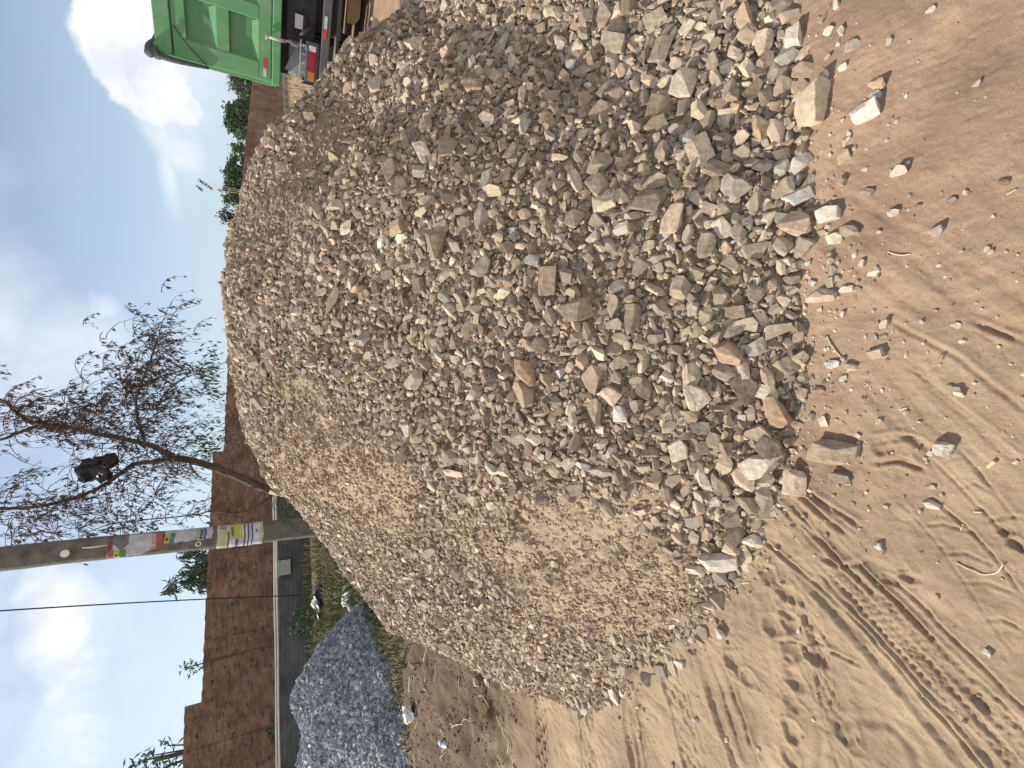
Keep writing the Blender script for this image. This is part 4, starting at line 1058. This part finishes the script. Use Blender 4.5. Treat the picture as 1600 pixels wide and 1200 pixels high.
leafy('bushy_tree', ground_under(380, 195, 40), [clump_px(x, y, 40+q, a, b) for x, y, q, a, b in [(372, 178, 0, 20, 16), (378, 200, 1, 20, 16), (362, 192, 0, 12, 12), (388, 215, -1, 14, 13), (380, 165, 1, 15, 10)]], [M_GRN3, M_GRN2], 'rounded grey-green tree behind the dusty brick wall, nearest the truck', 'tree', 'trees behind the dusty brick wall', lsz=.26, per=800)
leafy('bushy_tree', ground_under(370, 250, 36), [clump_px(x, y, 36+q, a, b) for x, y, q, a, b in [(376, 238, 0, 17, 14), (370, 258, 1, 17, 15), (366, 278, 0, 18, 15), (364, 296, 0, 17, 14), (370, 310, -1, 16, 13), (358, 268, 1, 10, 10), (358, 312, 0, 10, 8)]], [M_GRN, M_GRN2], 'dark green leafy tree behind the brick wall, widest of the row', 'tree', 'trees behind the dusty brick wall', lsz=.22, per=520)
leafy('bushy_tree', ground_under(375, 120, 48), [clump_px(x, y, 48+q, a, b) for x, y, q, a, b in [(372, 122, 0, 12, 9), (380, 138, 0, 16, 12), (386, 150, 1, 12, 9), (384, 118, 0, 12, 14)]], [M_GRN3], 'far tree with bluish haze coloured into its leaves, half hidden by the green tipper body', 'tree', 'trees behind the dusty brick wall', lsz=.28, per=800)
# dark dead shrub with spiky dry fronds at the crest line
leafy('dead_shrub', ground_under(360, 335, 24), [clump_px(x, y, 24+q, a, b) for x, y, q, a, b in [(355, 334, 0, 13, 11), (350, 342, 0, 12, 8), (362, 345, 0, 12, 11)]], [M_DARKD], 'dark withered shrub behind the crest of the rubble pile', 'shrub', lsz=.10, per=900)
def fronds(base, n, L, mat, name, label, cat, spread=.5, w=.02):
    mb = MB(); base = Vector(base); 
    for k in range(n):
        d = Vector((random.gauss(0, spread), random.gauss(0, spread), 1)).normalized(); l = L*random.uniform(.6, 1.15); o = Vector((random.gauss(0, .12), random.gauss(0, .12), 0)); sd = d.cross(Vector((random.gauss(0, 1), random.gauss(0, 1), 0))).normalized()*w
        p0, p1, p2_ = o, o+d*l*.6, o+d*l + Vector((d.x, d.y, -.25))*l*.3
        mb.add([p0-sd, p0+sd, p1+sd, p1-sd, p2_], [(0, 1, 2, 3), (3, 2, 4)])
    o = mb.build(name, mat); o.location = base; return tag(o, label, cat)
fronds(ground_under(360, 352, 22), 90, 2.45, [M_DRYF], 'spiky_plant', 'spiky dry grass tuft showing above the pile crest', 'plant', .22, .03)
# tall dry stalk with seed heads
b_ = ground_under(350, 298, 30); st = empty('dry_stalk', b_); tag(st, 'tall thin dry stalk with reddish seed heads above the green trees', 'plant'); bv = Vector(b_)
mb = MB(); tops = [(312, 294), (316, 285), (325, 291)]
for (x, y) in tops: q = Vector(at_Y(x, y, 30)); mb.tube([Vector((0, 0, 0)), (q-bv)*.5+Vector((.05, 0, 0)), (q-bv)], [.014, .011, .008], 5)
mb.build('stem', M_STRAW, st); mb = MB()
for (x, y) in tops:
    q = Vector(at_Y(x, y, 30))-bv
    for k in range(40): leaf(mb, q+Vector((random.gauss(0, .10),)*3), Vector((random.gauss(0, 1), random.gauss(0, 1), random.gauss(0, 1))), .10, .03, 0)
mb.build('seed_head', M_LEAFR, st)
# behind the tall wall on the pole side
leafy('feathery_tree', ground_under(330, 880, 26), [clump_px(x, y, 26+q, a, b) for x, y, q, a, b in [(300, 868, 0, 26, 12), (315, 885, 1, 22, 14), (290, 895, 0, 16, 8), (300, 910, 0, 22, 9), (275, 912, 0, 20, 6), (262, 925, 0, 15, 5), (318, 915, 1, 18, 12)]], [M_GRN3, M_GRN2], 'feathery green tree rising behind the brick wall beside the pole', 'tree', lsz=.34, per=330, hang=.6, lw=.13)
leafy('feathery_tree', ground_under(300, 1195, 22), [clump_px(x, y, 22+q, a, b) for x, y, q, a, b in [(215, 1190, 0, 18, 9), (240, 1180, 0, 24, 10), (265, 1195, 0, 24, 12), (225, 1212, 0, 26, 12), (262, 1165, 0, 16, 6)]], [M_GRN3, M_GRN2], 'feathery tree tops behind the highest end of the brick wall', 'tree', lsz=.30, per=120, hang=.1, lw=.13)
leafy('wall_plant', ground_under(318, 1043, 18.6), [clump_px(x, y, 18.6, a, b) for x, y, a, b in [(304, 1044, 11, 8), (292, 1038, 12, 5), (286, 1046, 8, 4)]], [M_GRN2, M_LEAFG], 'small green plant growing over the step in the brick wall', 'plant', lsz=.14, per=330, lw=.2, trunk_r=.03)
# creeper / shrubs before the block wall
leafy('green_shrub', ground_under(480, 985, 14.5), [clump_px(x, y, 14.5+q, a, b) for x, y, q, a, b in [(468, 962, 0, 17, 14), (476, 985, -.3, 16, 12), (462, 985, .2, 10, 10), (484, 960, -.4, 12, 12)]], [M_GRN, M_GRN2], 'dark green shrub growing against the block wall by the gravel heap', 'shrub', lsz=.10, per=800, trunk_r=.03)
leafy('green_shrub', ground_under(440, 1150, 16.6), [clump_px(x, y, 16.6, a, b) for x, y, a, b in [(425, 1150, 9, 14), (420, 1140, 6, 7)]], [M_GRN2], 'little green weed clump on the pipes at the brick wall', 'shrub', lsz=.10, per=700, trunk_r=.02)
leafy('green_shrub', ground_under(440, 797, 15.5), [clump_px(x, y, 15.5, a, b) for x, y, a, b in [(448, 795, 10, 16), (452, 810, 8, 10)]], [M_GRN, M_GRN2], 'low dark green shrub showing at the edge of the pile under the tree', 'shrub', lsz=.10, per=700, trunk_r=.02)

# dead brush under the tree
b_ = ground_under(470, 800, 11.0); db = MB()
for k in range(150):
    p = Vector((random.gauss(-.2, .55), random.gauss(0, .5), 0)); d = Vector((random.gauss(0, .8), random.gauss(0, .8), random.uniform(.6, 1.6))).normalized(); pts = [p]
    L = random.uniform(.5, 1.5)
    for i in range(6): d = (d+Vector((random.gauss(0, .22), random.gauss(0, .22), -.22))).normalized(); pts.append(pts[-1]+d*L/6)
    db.tube(pts, [.006*(1-.12*i) for i in range(7)], 4, cap=False)
o = db.build('dry_brush', simple('dry_brush', (.23, .165, .105), .95, var=.4)); o.location = b_; tag(o, 'tangle of dry brown stems at the foot of the leafless tree', 'brush')

# grass and weeds
M_GR = [simple('weed_green', (.10, .135, .045), .85, var=.4), simple('weed_yellow', (.19, .185, .08), .9, var=.3), simple('weed_dry', (.27, .215, .13), .9, var=.3)]
gb = MB()
def blades(n, xr, yr, hmin, hmax, thr, mix, seed):
    X, Y = rng.uniform(*xr, n), rng.uniform(*yr, n); q = fbm(X, Y, .9, 3, seed)
    k = (q > thr) & (pile_h(X, Y) < .02) & ~((Y > 5.3) & (X < -2.5) & (Y < 9.7) & (grey_h(X, Y) > .02))
    X, Y, q = X[k], Y[k], q[k]; Z = ground_h(X, Y)
    for x, y, z, q_ in zip(X, Y, Z, q):
        h = random.uniform(hmin, hmax)*(.7+.5*q_); d = Vector((random.gauss(0, .35), random.gauss(0, .35), 1)).normalized(); w_ = random.uniform(.006, .014)
        sd = Vector((random.gauss(0, 1), random.gauss(0, 1), 0)).normalized()*w_; p = Vector((x, y, z-.02)); m_ = p+d*h*.6; e = p+d*h+Vector((d.x, d.y, -.2))*h*.5
        gb.add([p-sd, p+sd, m_+sd*.8, m_-sd*.8, e], [(0, 1, 2, 3), (3, 2, 4)], random.choices((0, 1, 2), mix)[0])
blades(14000, (-7.5, -1.0), (8.6, 14.5), .14, .45, -.3, (6, 3, 2), 201)
blades(3500, (-4.6, -1.8), (7.6, 9.6), .08, .26, -.1, (5, 3, 3), 202)
blades(2600, (-4.4, -2.0), (5.4, 8.0), .05, .20, -.25, (4, 2, 4), 203)
blades(3600, (-4.2, -2.6), (6.0, 8.4), .12, .36, -.35, (6, 3, 2), 205)
# weeds along the foot of the block wall
for s_ in np.linspace(l0, l1, 1500):
    q_ = mnoise.noise(Vector((s_*.45, 3.1, 0))) + .5*mnoise.noise(Vector((s_*1.7, 9.1, 0)))
    if q_ < -.18: continue
    for e_ in range(5):
        o_ = abs(random.gauss(0, .5)); p = Vector((L0[0]+WD[0]*s_+WN[0]*(.03+o_), L0[1]+WD[1]*s_+WN[1]*(.03+o_), -.02)); h = random.uniform(.12, .42)*(.8+q_)
        d = Vector((random.gauss(0, .3), random.gauss(0, .3), 1)).normalized(); sd = Vector((random.gauss(0, 1), random.gauss(0, 1), 0)).normalized()*random.uniform(.008, .02); m_ = p+d*h*.6; e = p+d*h+Vector((d.x, d.y, -.2))*h*.4
        gb.add([p-sd, p+sd, m_+sd*.8, m_-sd*.8, e], [(0, 1, 2, 3), (3, 2, 4)], random.choices((0, 1, 2), (5, 3, 2))[0])
blades(9000, (6, 22), (13, 30), .15, .55, -.3, (3, 5, 3), 204)
tag(gb.build('grass', M_GR), 'patchy green and dry grass between the rubble pile and the walls', 'grass', kind='stuff')

# dark crumbs, chips and dead leaves on the damp soil between the heaps
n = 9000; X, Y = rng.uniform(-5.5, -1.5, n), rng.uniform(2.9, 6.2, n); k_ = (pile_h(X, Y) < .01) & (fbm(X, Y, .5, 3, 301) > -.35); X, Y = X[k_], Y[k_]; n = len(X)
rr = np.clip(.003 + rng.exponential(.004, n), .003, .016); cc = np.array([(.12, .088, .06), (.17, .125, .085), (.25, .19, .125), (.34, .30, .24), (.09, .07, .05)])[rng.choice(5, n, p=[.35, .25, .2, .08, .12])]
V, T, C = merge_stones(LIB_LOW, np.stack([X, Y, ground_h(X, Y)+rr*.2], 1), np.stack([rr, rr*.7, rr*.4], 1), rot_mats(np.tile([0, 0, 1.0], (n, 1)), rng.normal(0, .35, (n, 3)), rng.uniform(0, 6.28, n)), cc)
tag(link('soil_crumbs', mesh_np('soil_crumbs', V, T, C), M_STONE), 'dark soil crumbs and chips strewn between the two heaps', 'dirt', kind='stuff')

# loose dry stems and roots on the damp soil
rt_ = MB()
for k in range(70):
    x, y = random.uniform(-4.6, -1.9), random.uniform(3.0, 5.9)
    if pile_h(np.array([x]), np.array([y]))[0] > .01 or grey_h(np.array([x]), np.array([y]))[0] > .0: continue
    a_ = random.uniform(0, 6.28); L = random.uniform(.08, .35); pts = []
    for i in range(5):
        xx, yy = x+math.cos(a_)*L*i/4+random.gauss(0, .01), y+math.sin(a_)*L*i/4+random.gauss(0, .01); pts.append((xx, yy, gz(xx, yy)+.006+random.uniform(0, .02)))
    rt_.tube(pts, random.uniform(.002, .005), 5)
tag(rt_.build('plant_litter', M_STRAW), 'dry stems and straw bits strewn on the dark soil between the heaps', 'litter', kind='stuff')
# ------------------------------------------------------------------ tipper truck
def paint(name, c, rough, dust, amt):
    return simple(name, c, rough, var=.08, scale=2.5, dirt=dust, dirt_amt=amt, bump=.06, bscale=30, spec=.45)
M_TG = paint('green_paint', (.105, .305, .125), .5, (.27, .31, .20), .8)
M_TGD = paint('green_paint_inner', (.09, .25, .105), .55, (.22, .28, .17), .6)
M_BLK = simple('black_chassis', (.022, .023, .026), .6, var=.4, dirt=(.10, .085, .065), dirt_amt=.5)
M_GREYM = simple('grey_steel', (.085, .09, .10), .55, var=.25, dirt=(.18, .15, .12), dirt_amt=.4)
M_FEND = simple('pale_grey_mudguard', (.30, .32, .35), .6, var=.1, dirt=(.3, .26, .2))
M_RED = simple('red_lens', (.26, .018, .024), .3, var=.2); M_AMB = simple('amber_lens', (.42, .15, .025), .3, var=.15); M_WHT = simple('white_reflector', (.50, .50, .50), .3, var=.08)
M_REDT = simple('red_reflector', (.55, .06, .05), .35, var=.15); M_RUB = simple('dusty_rubber', (.045, .042, .04), .9, var=.3, dirt=(.17, .13, .09), bump=.4)
M_TAN = simple('tan_flap', (.27, .19, .09), .85, var=.25); M_RIM = simple('wheel_rim', (.30, .28, .25), .6, var=.2); M_TARP = simple('grey_tarpaulin', (.07, .085, .085), .8, var=.3, bump=.6, bscale=14)
M_STEELL = simple('worn_steel', (.42, .42, .40), .5, var=.3); M_GLS = simple('dark_glass', (.02, .03, .035), .08, var=.1)
TA = math.atan2(-.885, 1.0); corner = at_Y(430, 130, 8.3); cdir = np.array([math.cos(TA), math.sin(TA)])
truck = empty('tipper_truck', (corner[0], corner[1], 0), TA)
tag(truck, 'green tipper truck seen from behind, standing beyond the rubble pile', 'truck')
ZB, ZT = 1.34, 2.84; TWD = 2.36
# tailgate: recessed sheet + raised frame
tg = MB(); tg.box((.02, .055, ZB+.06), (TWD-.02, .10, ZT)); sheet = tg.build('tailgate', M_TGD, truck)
zt0, zt1 = ZB+.06, ZT
rails = MB(); ribs_x = []
rows = [(ZB+.24, ZB+.60), (ZB+.77, ZB+1.13)]
cols = [(.24, .76), (.94, 1.46), (1.64, 2.12)]
zs = [ZB+.06, rows[0][0], rows[0][1], rows[1][0], rows[1][1], ZB+1.30]
rails.box((0, 0, zs[0]), (TWD, .054, zs[1]), bev=.012)
rails.box((0, 0.001, zs[2]), (TWD, .054, zs[3]), bev=.012)
rails.box((0, 0.002, zs[4]), (TWD, .054, zs[5]), bev=.012)
xe = [0, cols[0][0], cols[0][1], cols[1][0], cols[1][1], cols[2][0], cols[2][1], TWD]
for i in range(0, 8, 2):
    rails.box((xe[i], -.004, zs[1]-.02), (xe[i+1], .053, zs[4]+.02), bev=.012)
rails.build('tailgate_frame', M_TG, sheet)
wed = MB()
for (z0, z1) in rows:
    for (x0, x1) in cols:   # sloping shed plates in the foot of every panel
        wed.add([(x0, .004, z0-.004), (x1, .004, z0-.004), (x1-.03, .0545, z0+.075), (x0+.03, .0545, z0+.075)], [(0, 1, 2, 3)])
        wed.add([(x0, .004, z0), (x0+.03, .0545, z0+.07), (x0+.03, .0545, z1-.01), (x0, .004, z1)], [(0, 1, 2, 3)])
wed.build('panel_bevel', M_TG, sheet)
up = MB(); up.box((.0, -.002, ZB+1.312), (TWD, .06, ZT+.01), bev=.012); up.build('tailgate_header', M_TG, truck)
lip = MB(); lip.box((-.03, -.01, ZB-.07), (TWD+.03, .12, ZB+.048), bev=.015); lip.build('bed_sill', M_TG, truck)
bed = MB()
for x0, x1 in ((-.04, .04), (TWD-.04, TWD+.04)): bed.box((x0, .125, ZB-.04), (x1, 5.3, ZT-.02), bev=.01)
bed.box((.045, .125, ZB-.05), (TWD-.045, 5.3, ZB+.03)); bed.box((.045, 5.2, ZB+.035), (TWD-.045, 5.3, ZT+.15), bev=.01)
for k in range(9):
    y = .35+k*.58
    bed.box((-.13, y, ZB-.03), (-.042, y+.12, ZT-.05), bev=.01); bed.box((TWD+.042, y, ZB-.03), (TWD+.13, y+.12, ZT-.05), bev=.01)
bed.box((-.14, .15, ZT-.015), (.06, 5.25, ZT+.06), bev=.012); bed.box((TWD-.06, .15, ZT-.015), (TWD+.14, 5.25, ZT+.06), bev=.012)
bed.build('tipper_body', M_TG, truck)
tarp = MB(); tarp.tube(spline([(.02, -.02, ZT-.02), (-.05, .15, ZT+.12), (-.05, 2, ZT+.13), (-.04, 5.2, ZT+.14)], 6), [.055+.012*math.sin(i*1.9) for i in range(19)], 10)
tarp.tube(spline([(-.03, -.01, ZT+.05), (-.05, -.025, ZT-.18), (-.045, -.02, ZT-.42), (-.035, -.015, ZT-.62)], 5), [.05-.002*i for i in range(16)], 8); tarp.build('tarpaulin', M_TARP, truck)
rp = MB(); rp.tube([(-.03, -.03, ZT-.62), (.20, -.025, ZT-.36), (.38, -.02, ZT-.22)], .007, 6); rp.build('rope', M_WIRE, truck)
sl = MB(); sl.box((.0, -.012, ZB+1.302), (TWD, -.001, ZB+1.311)); sl.build('hinge_line', M_BLK, truck)
# reflector strip on the tailgate, latch and chain
t_ = MB(); t_.box((.05, -.007, ZB+.12), (.165, -.002, ZB+.165)); a_ = t_.build('reflector', M_WHT, truck); t_ = MB(); t_.box((.166, -.007, ZB+.12), (.29, -.002, ZB+.165)); b2_ = t_.build('reflector', M_REDT, truck)
lt = MB(); lt.tube([(.60, -.05, ZB+.10), (.60, -.06, ZB-.02), (.60, -.03, ZB-.11)], .022, 8); lt.tube([(.56, -.03, ZB+.13), (.60, -.06, ZB+.12), (.64, -.03, ZB+.13)], .014, 6); lt.build('latch', M_STEELL, truck)
lt = MB(); lt.tube([(1.42, -.04, ZB+.16), (1.42, -.05, ZB+.05)], .02, 8); lt.build('latch', M_STEELL, truck)
ch = MB()
for k in range(14):
    f_ = k/13; c = Vector((.60+.02*math.sin(k), -.03+.05*f_, ZB-.12-f_*.40)); a_ = R(90*(k % 2))
    ch.tube([c+Vector((.016*math.cos(q)*math.cos(a_), .016*math.cos(q)*math.sin(a_), .024*math.sin(q))) for q in np.linspace(0, 2*math.pi, 9)], .005, 5)
ch.build('chain', M_STEELL, truck)
# chassis
cf = MB()
for x in (.72, 1.56): cf.box((x, .25, .86), (x+.09, 7.0, 1.12), bev=.01)
for y in (.4, 1.6, 2.9, 4.2, 5.6): cf.box((.811, y, .90), (1.559, y+.1, 1.08))
cf.box((.62, .14, .80), (1.74, .24, 1.20), bev=.012); cf.box((.78, .10, .92), (1.0, .139, 1.12), bev=.01); cf.box((1.2, .10, .86), (1.5, .139, 1.14), bev=.01)
cf.tube([(.70, .1, 1.05), (.88, .02, .86)], .03, 8); cf.box((.1, .35, 1.13), (2.26, .6, 1.26), bev=.01); cf.box((.3, .7, 1.15), (2.06, 5.2, 1.28)); cf.build('chassis', M_BLK, truck)
pl = MB(); pl.box((.80, .075, .98), (.98, .085, 1.09), bev=.003); pl.build('number_plate', M_WHT, truck)
bp_ = MB(); bp_.box((-.02, -.03, .60), (TWD+.02, .06, .72), bev=.012); bpo = bp_.build('bumper', M_GREYM, truck)
for (x0, x1, m_) in ((.0, .13, M_WHT), (.131, .26, M_REDT), (.78, .92, M_REDT), (.921, 1.08, M_WHT), (1.75, 1.9, M_REDT), (1.901, 2.05, M_WHT)):
    q = MB(); q.box((x0, -.036, .655), (x1, -.0305, .70)); q.build('reflector', m_, bpo)
for x0 in (.17, 1.70):
    hb = MB(); hb.box((x0-.02, .0, .745), (x0+.52, .10, .925), bev=.012); hs = hb.build('tail_light', M_GREYM, truck)
    l_ = MB(); l_.box((x0, -.022, .785), (x0+.13, -.001, .885), bev=.008); l_.build('lens', M_AMB, hs)
    l_ = MB(); l_.box((x0+.132, -.022, .785), (x0+.40, -.001, .885), bev=.008); l_.build('lens', M_RED, hs)
    l_ = MB(); l_.box((x0+.402, -.022, .785), (x0+.48, -.001, .885), bev=.008); l_.build('lens', M_WHT, hs)
    g_ = MB()
    for k in range(5): g_.box((x0-.03+k*.12, -.04, .935), (x0-.018+k*.12, -.03, 1.0))
    g_.box((x0-.04, -.045, 1.0), (x0+.52, -.028, 1.012)); g_.build('lamp_guard', M_STEELL, hs)
for x0 in (.12, 1.66):   # mudguard over the rear wheels
    mg = MB(); prof = [(.30, .98), (.34, 1.12), (.55, 1.22), (1.6, 1.24), (2.9, 1.24), (3.2, 1.1), (3.3, .9)]; V = []; Fs = []
    for (y, z) in prof: V += [(x0, y, z), (x0+.62, y, z), (x0+.62, y+.0, z+.02), (x0, y, z+.02)]
    for i in range(len(prof)-1):
        for k in range(4): Fs.append((4*i+k, 4*i+(k+1) % 4, 4*i+4+(k+1) % 4, 4*i+4+k))
    mg.add(V, Fs); mg.add([(x0+.02, .285, .88), (x0+.56, .285, .88), (x0+.50, .285, 1.02), (x0+.06, .285, 1.20), (x0+.02, .30, .88), (x0+.56, .30, .88), (x0+.50, .30, 1.02), (x0+.06, .30, 1.20)], [(0, 1, 2, 3), (7, 6, 5, 4), (0, 4, 5, 1), (1, 5, 6, 2), (2, 6, 7, 3), (3, 7, 4, 0)])
    mg.build('mudguard', M_FEND, truck)
fl = MB(); fl.box((1.04, .5, .20), (1.6, .515, .32)); fl.add([(1.04, .498, .20), (1.6, .498, .20), (1.56, .498, .14), (1.15, .498, .13)], [(0, 1, 2, 3)]); fl.build('tan_flap', M_TAN, truck)
us = MB(); us.tube([(.35, .25, .48), (1.0, .22, .47), (2.0, .25, .48)], .035, 8); us.tube([(.62, .2, .47), (.60, .12, .36), (.56, .1, .30)], .025, 8); us.build('under_bar', M_GREYM, truck)
def wheel(x, y, w_=.30):
    o = MB(); n = 40; prof = [(-.5, .60), (-.5, .88), (-.44, .98), (-.3, 1.0), (.3, 1.0), (.44, .98), (.5, .88), (.5, .60)]
    V = []; Fs = []
    for k in range(n):
        a = 2*math.pi*k/n
        for (q, r) in prof: rr_ = r*(1+(.018 if (k % 2 and r > .95) else 0)); V.append((q*w_, rr_*.52*math.cos(a), rr_*.52*math.sin(a)))
    m = len(prof)
    for k in range(n):
        for i in range(m-1): Fs.append((k*m+i, k*m+i+1, ((k+1) % n)*m+i+1, ((k+1) % n)*m+i))
    o.add(V, Fs); t = o.build('wheel', M_RUB, truck); t.location = (x, y, .52)
    r_ = MB(); r_.tube([(-.13, 0, 0), (.13, 0, 0)], .31, 24, smooth=False); r_.tube([(-.16, 0, 0), (.16, 0, 0)], .12, 12); r_.build('rim', M_RIM, t)
for y in (1.15, 2.5):
    for x in (.16, .50, 1.86, 2.20): wheel(x, y)
    ax_ = MB(); ax_.tube([(.3, y, .52), (2.06, y, .52)], .09, 10); ax_.tube([(1.0, y, .52), (1.36, y, .52)], .22, 14); ax_.build('axle', M_BLK, truck)
for x in (.22, 2.14): wheel(x, 6.4)
cab = MB(); cab.box((.02, 5.6, .75), (2.34, 7.5, 2.75), bev=.12); cb_ = cab.build('cab', simple('white_cab_paint', (.6, .6, .58), .4, var=.06), truck)
wn = MB(); wn.box((.18, 7.46, 1.65), (2.18, 7.515, 2.45), bev=.02); wn.box((-.0, 6.5, 1.65), (.016, 7.3, 2.4)); wn.box((2.344, 6.5, 1.65), (2.36, 7.3, 2.4)); wn.build('window', M_GLS, cb_)

for x0 in (.02, 1.70):
    mf = MB(); mf.box((x0, .42, .14), (x0+.66, .435, .93)); mf.build('added_dark_flap', M_RUB, truck)  # black sheets added to darken the gap under the truck bed
mf = MB(); mf.box((.75, .62, .34), (1.62, 1.0, .84), bev=.03); mf.build('added_dark_box', M_BLK, truck)  # black box added to fill the dark space between the wheels
# ------------------------------------------------------------------ sky, sun, camera
SUN_EL = R(41); SUN_AZ = math.atan2(-0.87, 0.49)
w = bpy.data.worlds.new('World'); scene.world = w; w.use_nodes = True
nt = w.node_tree; ns, ls = nt.nodes, nt.links
bg = ns['Background']; bg.inputs['Strength'].default_value = 0.102
sky = ns.new('ShaderNodeTexSky'); sky.sky_type = 'NISHITA'; sky.sun_disc = False
sky.sun_elevation = SUN_EL; sky.sun_rotation = SUN_AZ; sky.air_density = 1.0; sky.dust_density = 0.8; sky.ozone_density = 2.0
tc = ns.new('ShaderNodeTexCoord')
sep = ns.new('ShaderNodeSeparateXYZ'); ls.new(tc.outputs['Generated'], sep.inputs[0])
def M2(op, a, b=None, c=None):
    n = N(ns, 'ShaderNodeMath', operation=op)
    for i, q in enumerate((a, b, c)):
        if q is None: continue
        if isinstance(q, (int, float)): n.inputs[i].default_value = q
        else: ls.new(q, n.inputs[i])
    return n.outputs[0]
azn = M2('ARCTAN2', sep.outputs['X'], sep.outputs['Y']); eln = M2('ARCSINE', sep.outputs['Z'])
cn1 = noise_node(ns, ls, tc.outputs['Generated'], 5.5, 9, 0.60, 0.35)
cn2 = noise_node(ns, ls, tc.outputs['Generated'], 2.2, 7, 0.55, 0.9)
def azel(x, y):
    a, e = az_el(x, y); return a, math.atan(e)
def cloud(x, y, sa, se, ang, soft, amp, noise_amt, nz):
    """an elliptical patch of sky direction broken up by noise -> coverage 0..amp"""
    a0, e0 = azel(x, y); c, s = math.cos(ang), math.sin(ang)
    da = M2('SUBTRACT', azn, a0); de = M2('SUBTRACT', eln, e0)
    p = M2('DIVIDE', M2('ADD', M2('MULTIPLY', da, c), M2('MULTIPLY', de, s)), sa)
    q = M2('DIVIDE', M2('ADD', M2('MULTIPLY', da, -s), M2('MULTIPLY', de, c)), se)
    r = M2('SQRT', M2('ADD', M2('MULTIPLY', p, p), M2('MULTIPLY', q, q)))
    k = M2('ADD', M2('SUBTRACT', 1.0, r), M2('MULTIPLY', M2('SUBTRACT', nz, 0.5), noise_amt))
    m = N(ns, 'ShaderNodeMapRange', interpolation_type='SMOOTHSTEP'); ls.new(k, m.inputs['Value'])
    m.inputs['From Min'].default_value = 0.0; m.inputs['From Max'].default_value = soft; m.inputs['To Max'].default_value = amp
    return m.outputs['Result']
f1, f2 = cn1.outputs['Fac'], cn2.outputs['Fac']
cl = [cloud(208, 20, .14, .056, 0.0, .14, .98, 1.7, f1), cloud(185, 62, .06, .040, 0.3, .14, .97, 1.7, f1), cloud(222, 108, .08, .045, 0.9, .25, .9, 1.6, f1), cloud(250, 60, .14, .06, 0.0, .6, .8, 1.2, f1),
      cloud(255, 190, .10, .045, 0.5, .6, .62, 1.3, f1), cloud(265, 275, .11, .022, 0.1, .9, .5, .9, f2), cloud(290, 250, .12, .03, 0.1, 1.0, .35, .9, f2), cloud(300, 60, .3, .07, 0.1, 1.0, .5, 1.2, f2),
      cloud(-20, 510, .36, .15, 0.35, 1.1, .55, 2.2, f2), cloud(105, 545, .16, .13, 0.9, .9, .50, 2.0, f2), cloud(158, 485, .035, .03, 0.2, 1.0, .5, 2.8, f1),
      cloud(88, 985, .20, .07, 0.15, .9, .9, 2.4, f1), cloud(50, 920, .45, .18, 0.2, 1.6, .42, 2.0, f2), cloud(100, 1090, .25, .08, -0.2, 1.2, .6, 2.2, f1), cloud(190, 960, .9, .16, 0.1, 1.6, .35, 1.6, f2)]
rear = N(ns, 'ShaderNodeMapRange', interpolation_type='SMOOTHSTEP'); ls.new(sep.outputs['Y'], rear.inputs['Value'])  # unseen cloud cover behind the viewpoint, added to warm the ambient light
rear.inputs['From Min'].default_value = 0.05; rear.inputs['From Max'].default_value = -0.5; rear.inputs['To Min'].default_value = 0.0; rear.inputs['To Max'].default_value = 0.85
cl.append(cloud(-60, 960, .45, .22, 0.1, 1.4, .6, 1.8, f2))
cl.append(M2('MULTIPLY', rear.outputs['Result'], M2('ADD', .45, M2('MULTIPLY', f2, 0.9))))
cov = cl[0]
for q in cl[1:]: cov = M2('MAXIMUM', cov, q)
hz = N(ns, 'ShaderNodeMapRange', interpolation_type='SMOOTHSTEP'); ls.new(eln, hz.inputs['Value'])
hz.inputs['From Min'].default_value = 0.60; hz.inputs['From Max'].default_value = 0.0; hz.inputs['To Min'].default_value = 0.0; hz.inputs['To Max'].default_value = 0.62
cov2 = M2('MAXIMUM', cov, hz.outputs['Result'])
mh = N(ns, 'ShaderNodeMix', data_type='RGBA'); ls.new(hz.outputs['Result'], mh.inputs['Factor']); ls.new(sky.outputs['Color'], mh.inputs['A']); mh.inputs['B'].default_value = (5.6, 6.9, 8.5, 1)
mx = N(ns, 'ShaderNodeMix', data_type='RGBA'); ls.new(cov, mx.inputs['Factor']); ls.new(mh.outputs['Result'], mx.inputs['A'])
shade = noise_node(ns, ls, tc.outputs['Generated'], 9, 7, 0.6, 0.3)
cr = ramp(ns, ls, shade.outputs['Fac'], [(0.35, (6.6, 7.1, 7.9)), (0.65, (10.2, 10.1, 10.0))])
ls.new(cr.outputs['Color'], mx.inputs['B'])
ls.new(mx.outputs['Result'], bg.inputs['Color'])
sd_ = bpy.data.lights.new('sun', 'SUN'); sd_.energy = 5.0; sd_.angle = R(0.6); sd_.color = (1.0, 0.925, 0.81)
so = bpy.data.objects.new('sun', sd_); COL.objects.link(so)
Ld = Vector((math.sin(SUN_AZ)*math.cos(SUN_EL), math.cos(SUN_AZ)*math.cos(SUN_EL), math.sin(SUN_EL)))
so.rotation_euler = Ld.to_track_quat('Z', 'Y').to_euler(); so.location = Ld*30
cam = bpy.data.cameras.new('camera'); cam.sensor_fit = 'HORIZONTAL'; cam.sensor_width = 36; cam.lens = F/1600*36
cam.clip_start = 0.05; cam.clip_end = 3000
co = bpy.data.objects.new('camera', cam); COL.objects.link(co)
Mx = Matrix(((0, 1, 0), (-ST, 0, -CT), (-CT, 0, ST))); co.matrix_world = Matrix.Translation((0, 0, EYE)) @ Mx.to_4x4()
scene.camera = co
scene.view_settings.view_transform = 'Standard'; scene.view_settings.look = 'None'; scene.view_settings.exposure = 0.24; scene.view_settings.gamma = 1.0
scene.cycles.max_bounces = 6; scene.cycles.diffuse_bounces = 3; scene.cycles.glossy_bounces = 2
scene.cycles.use_denoising = True
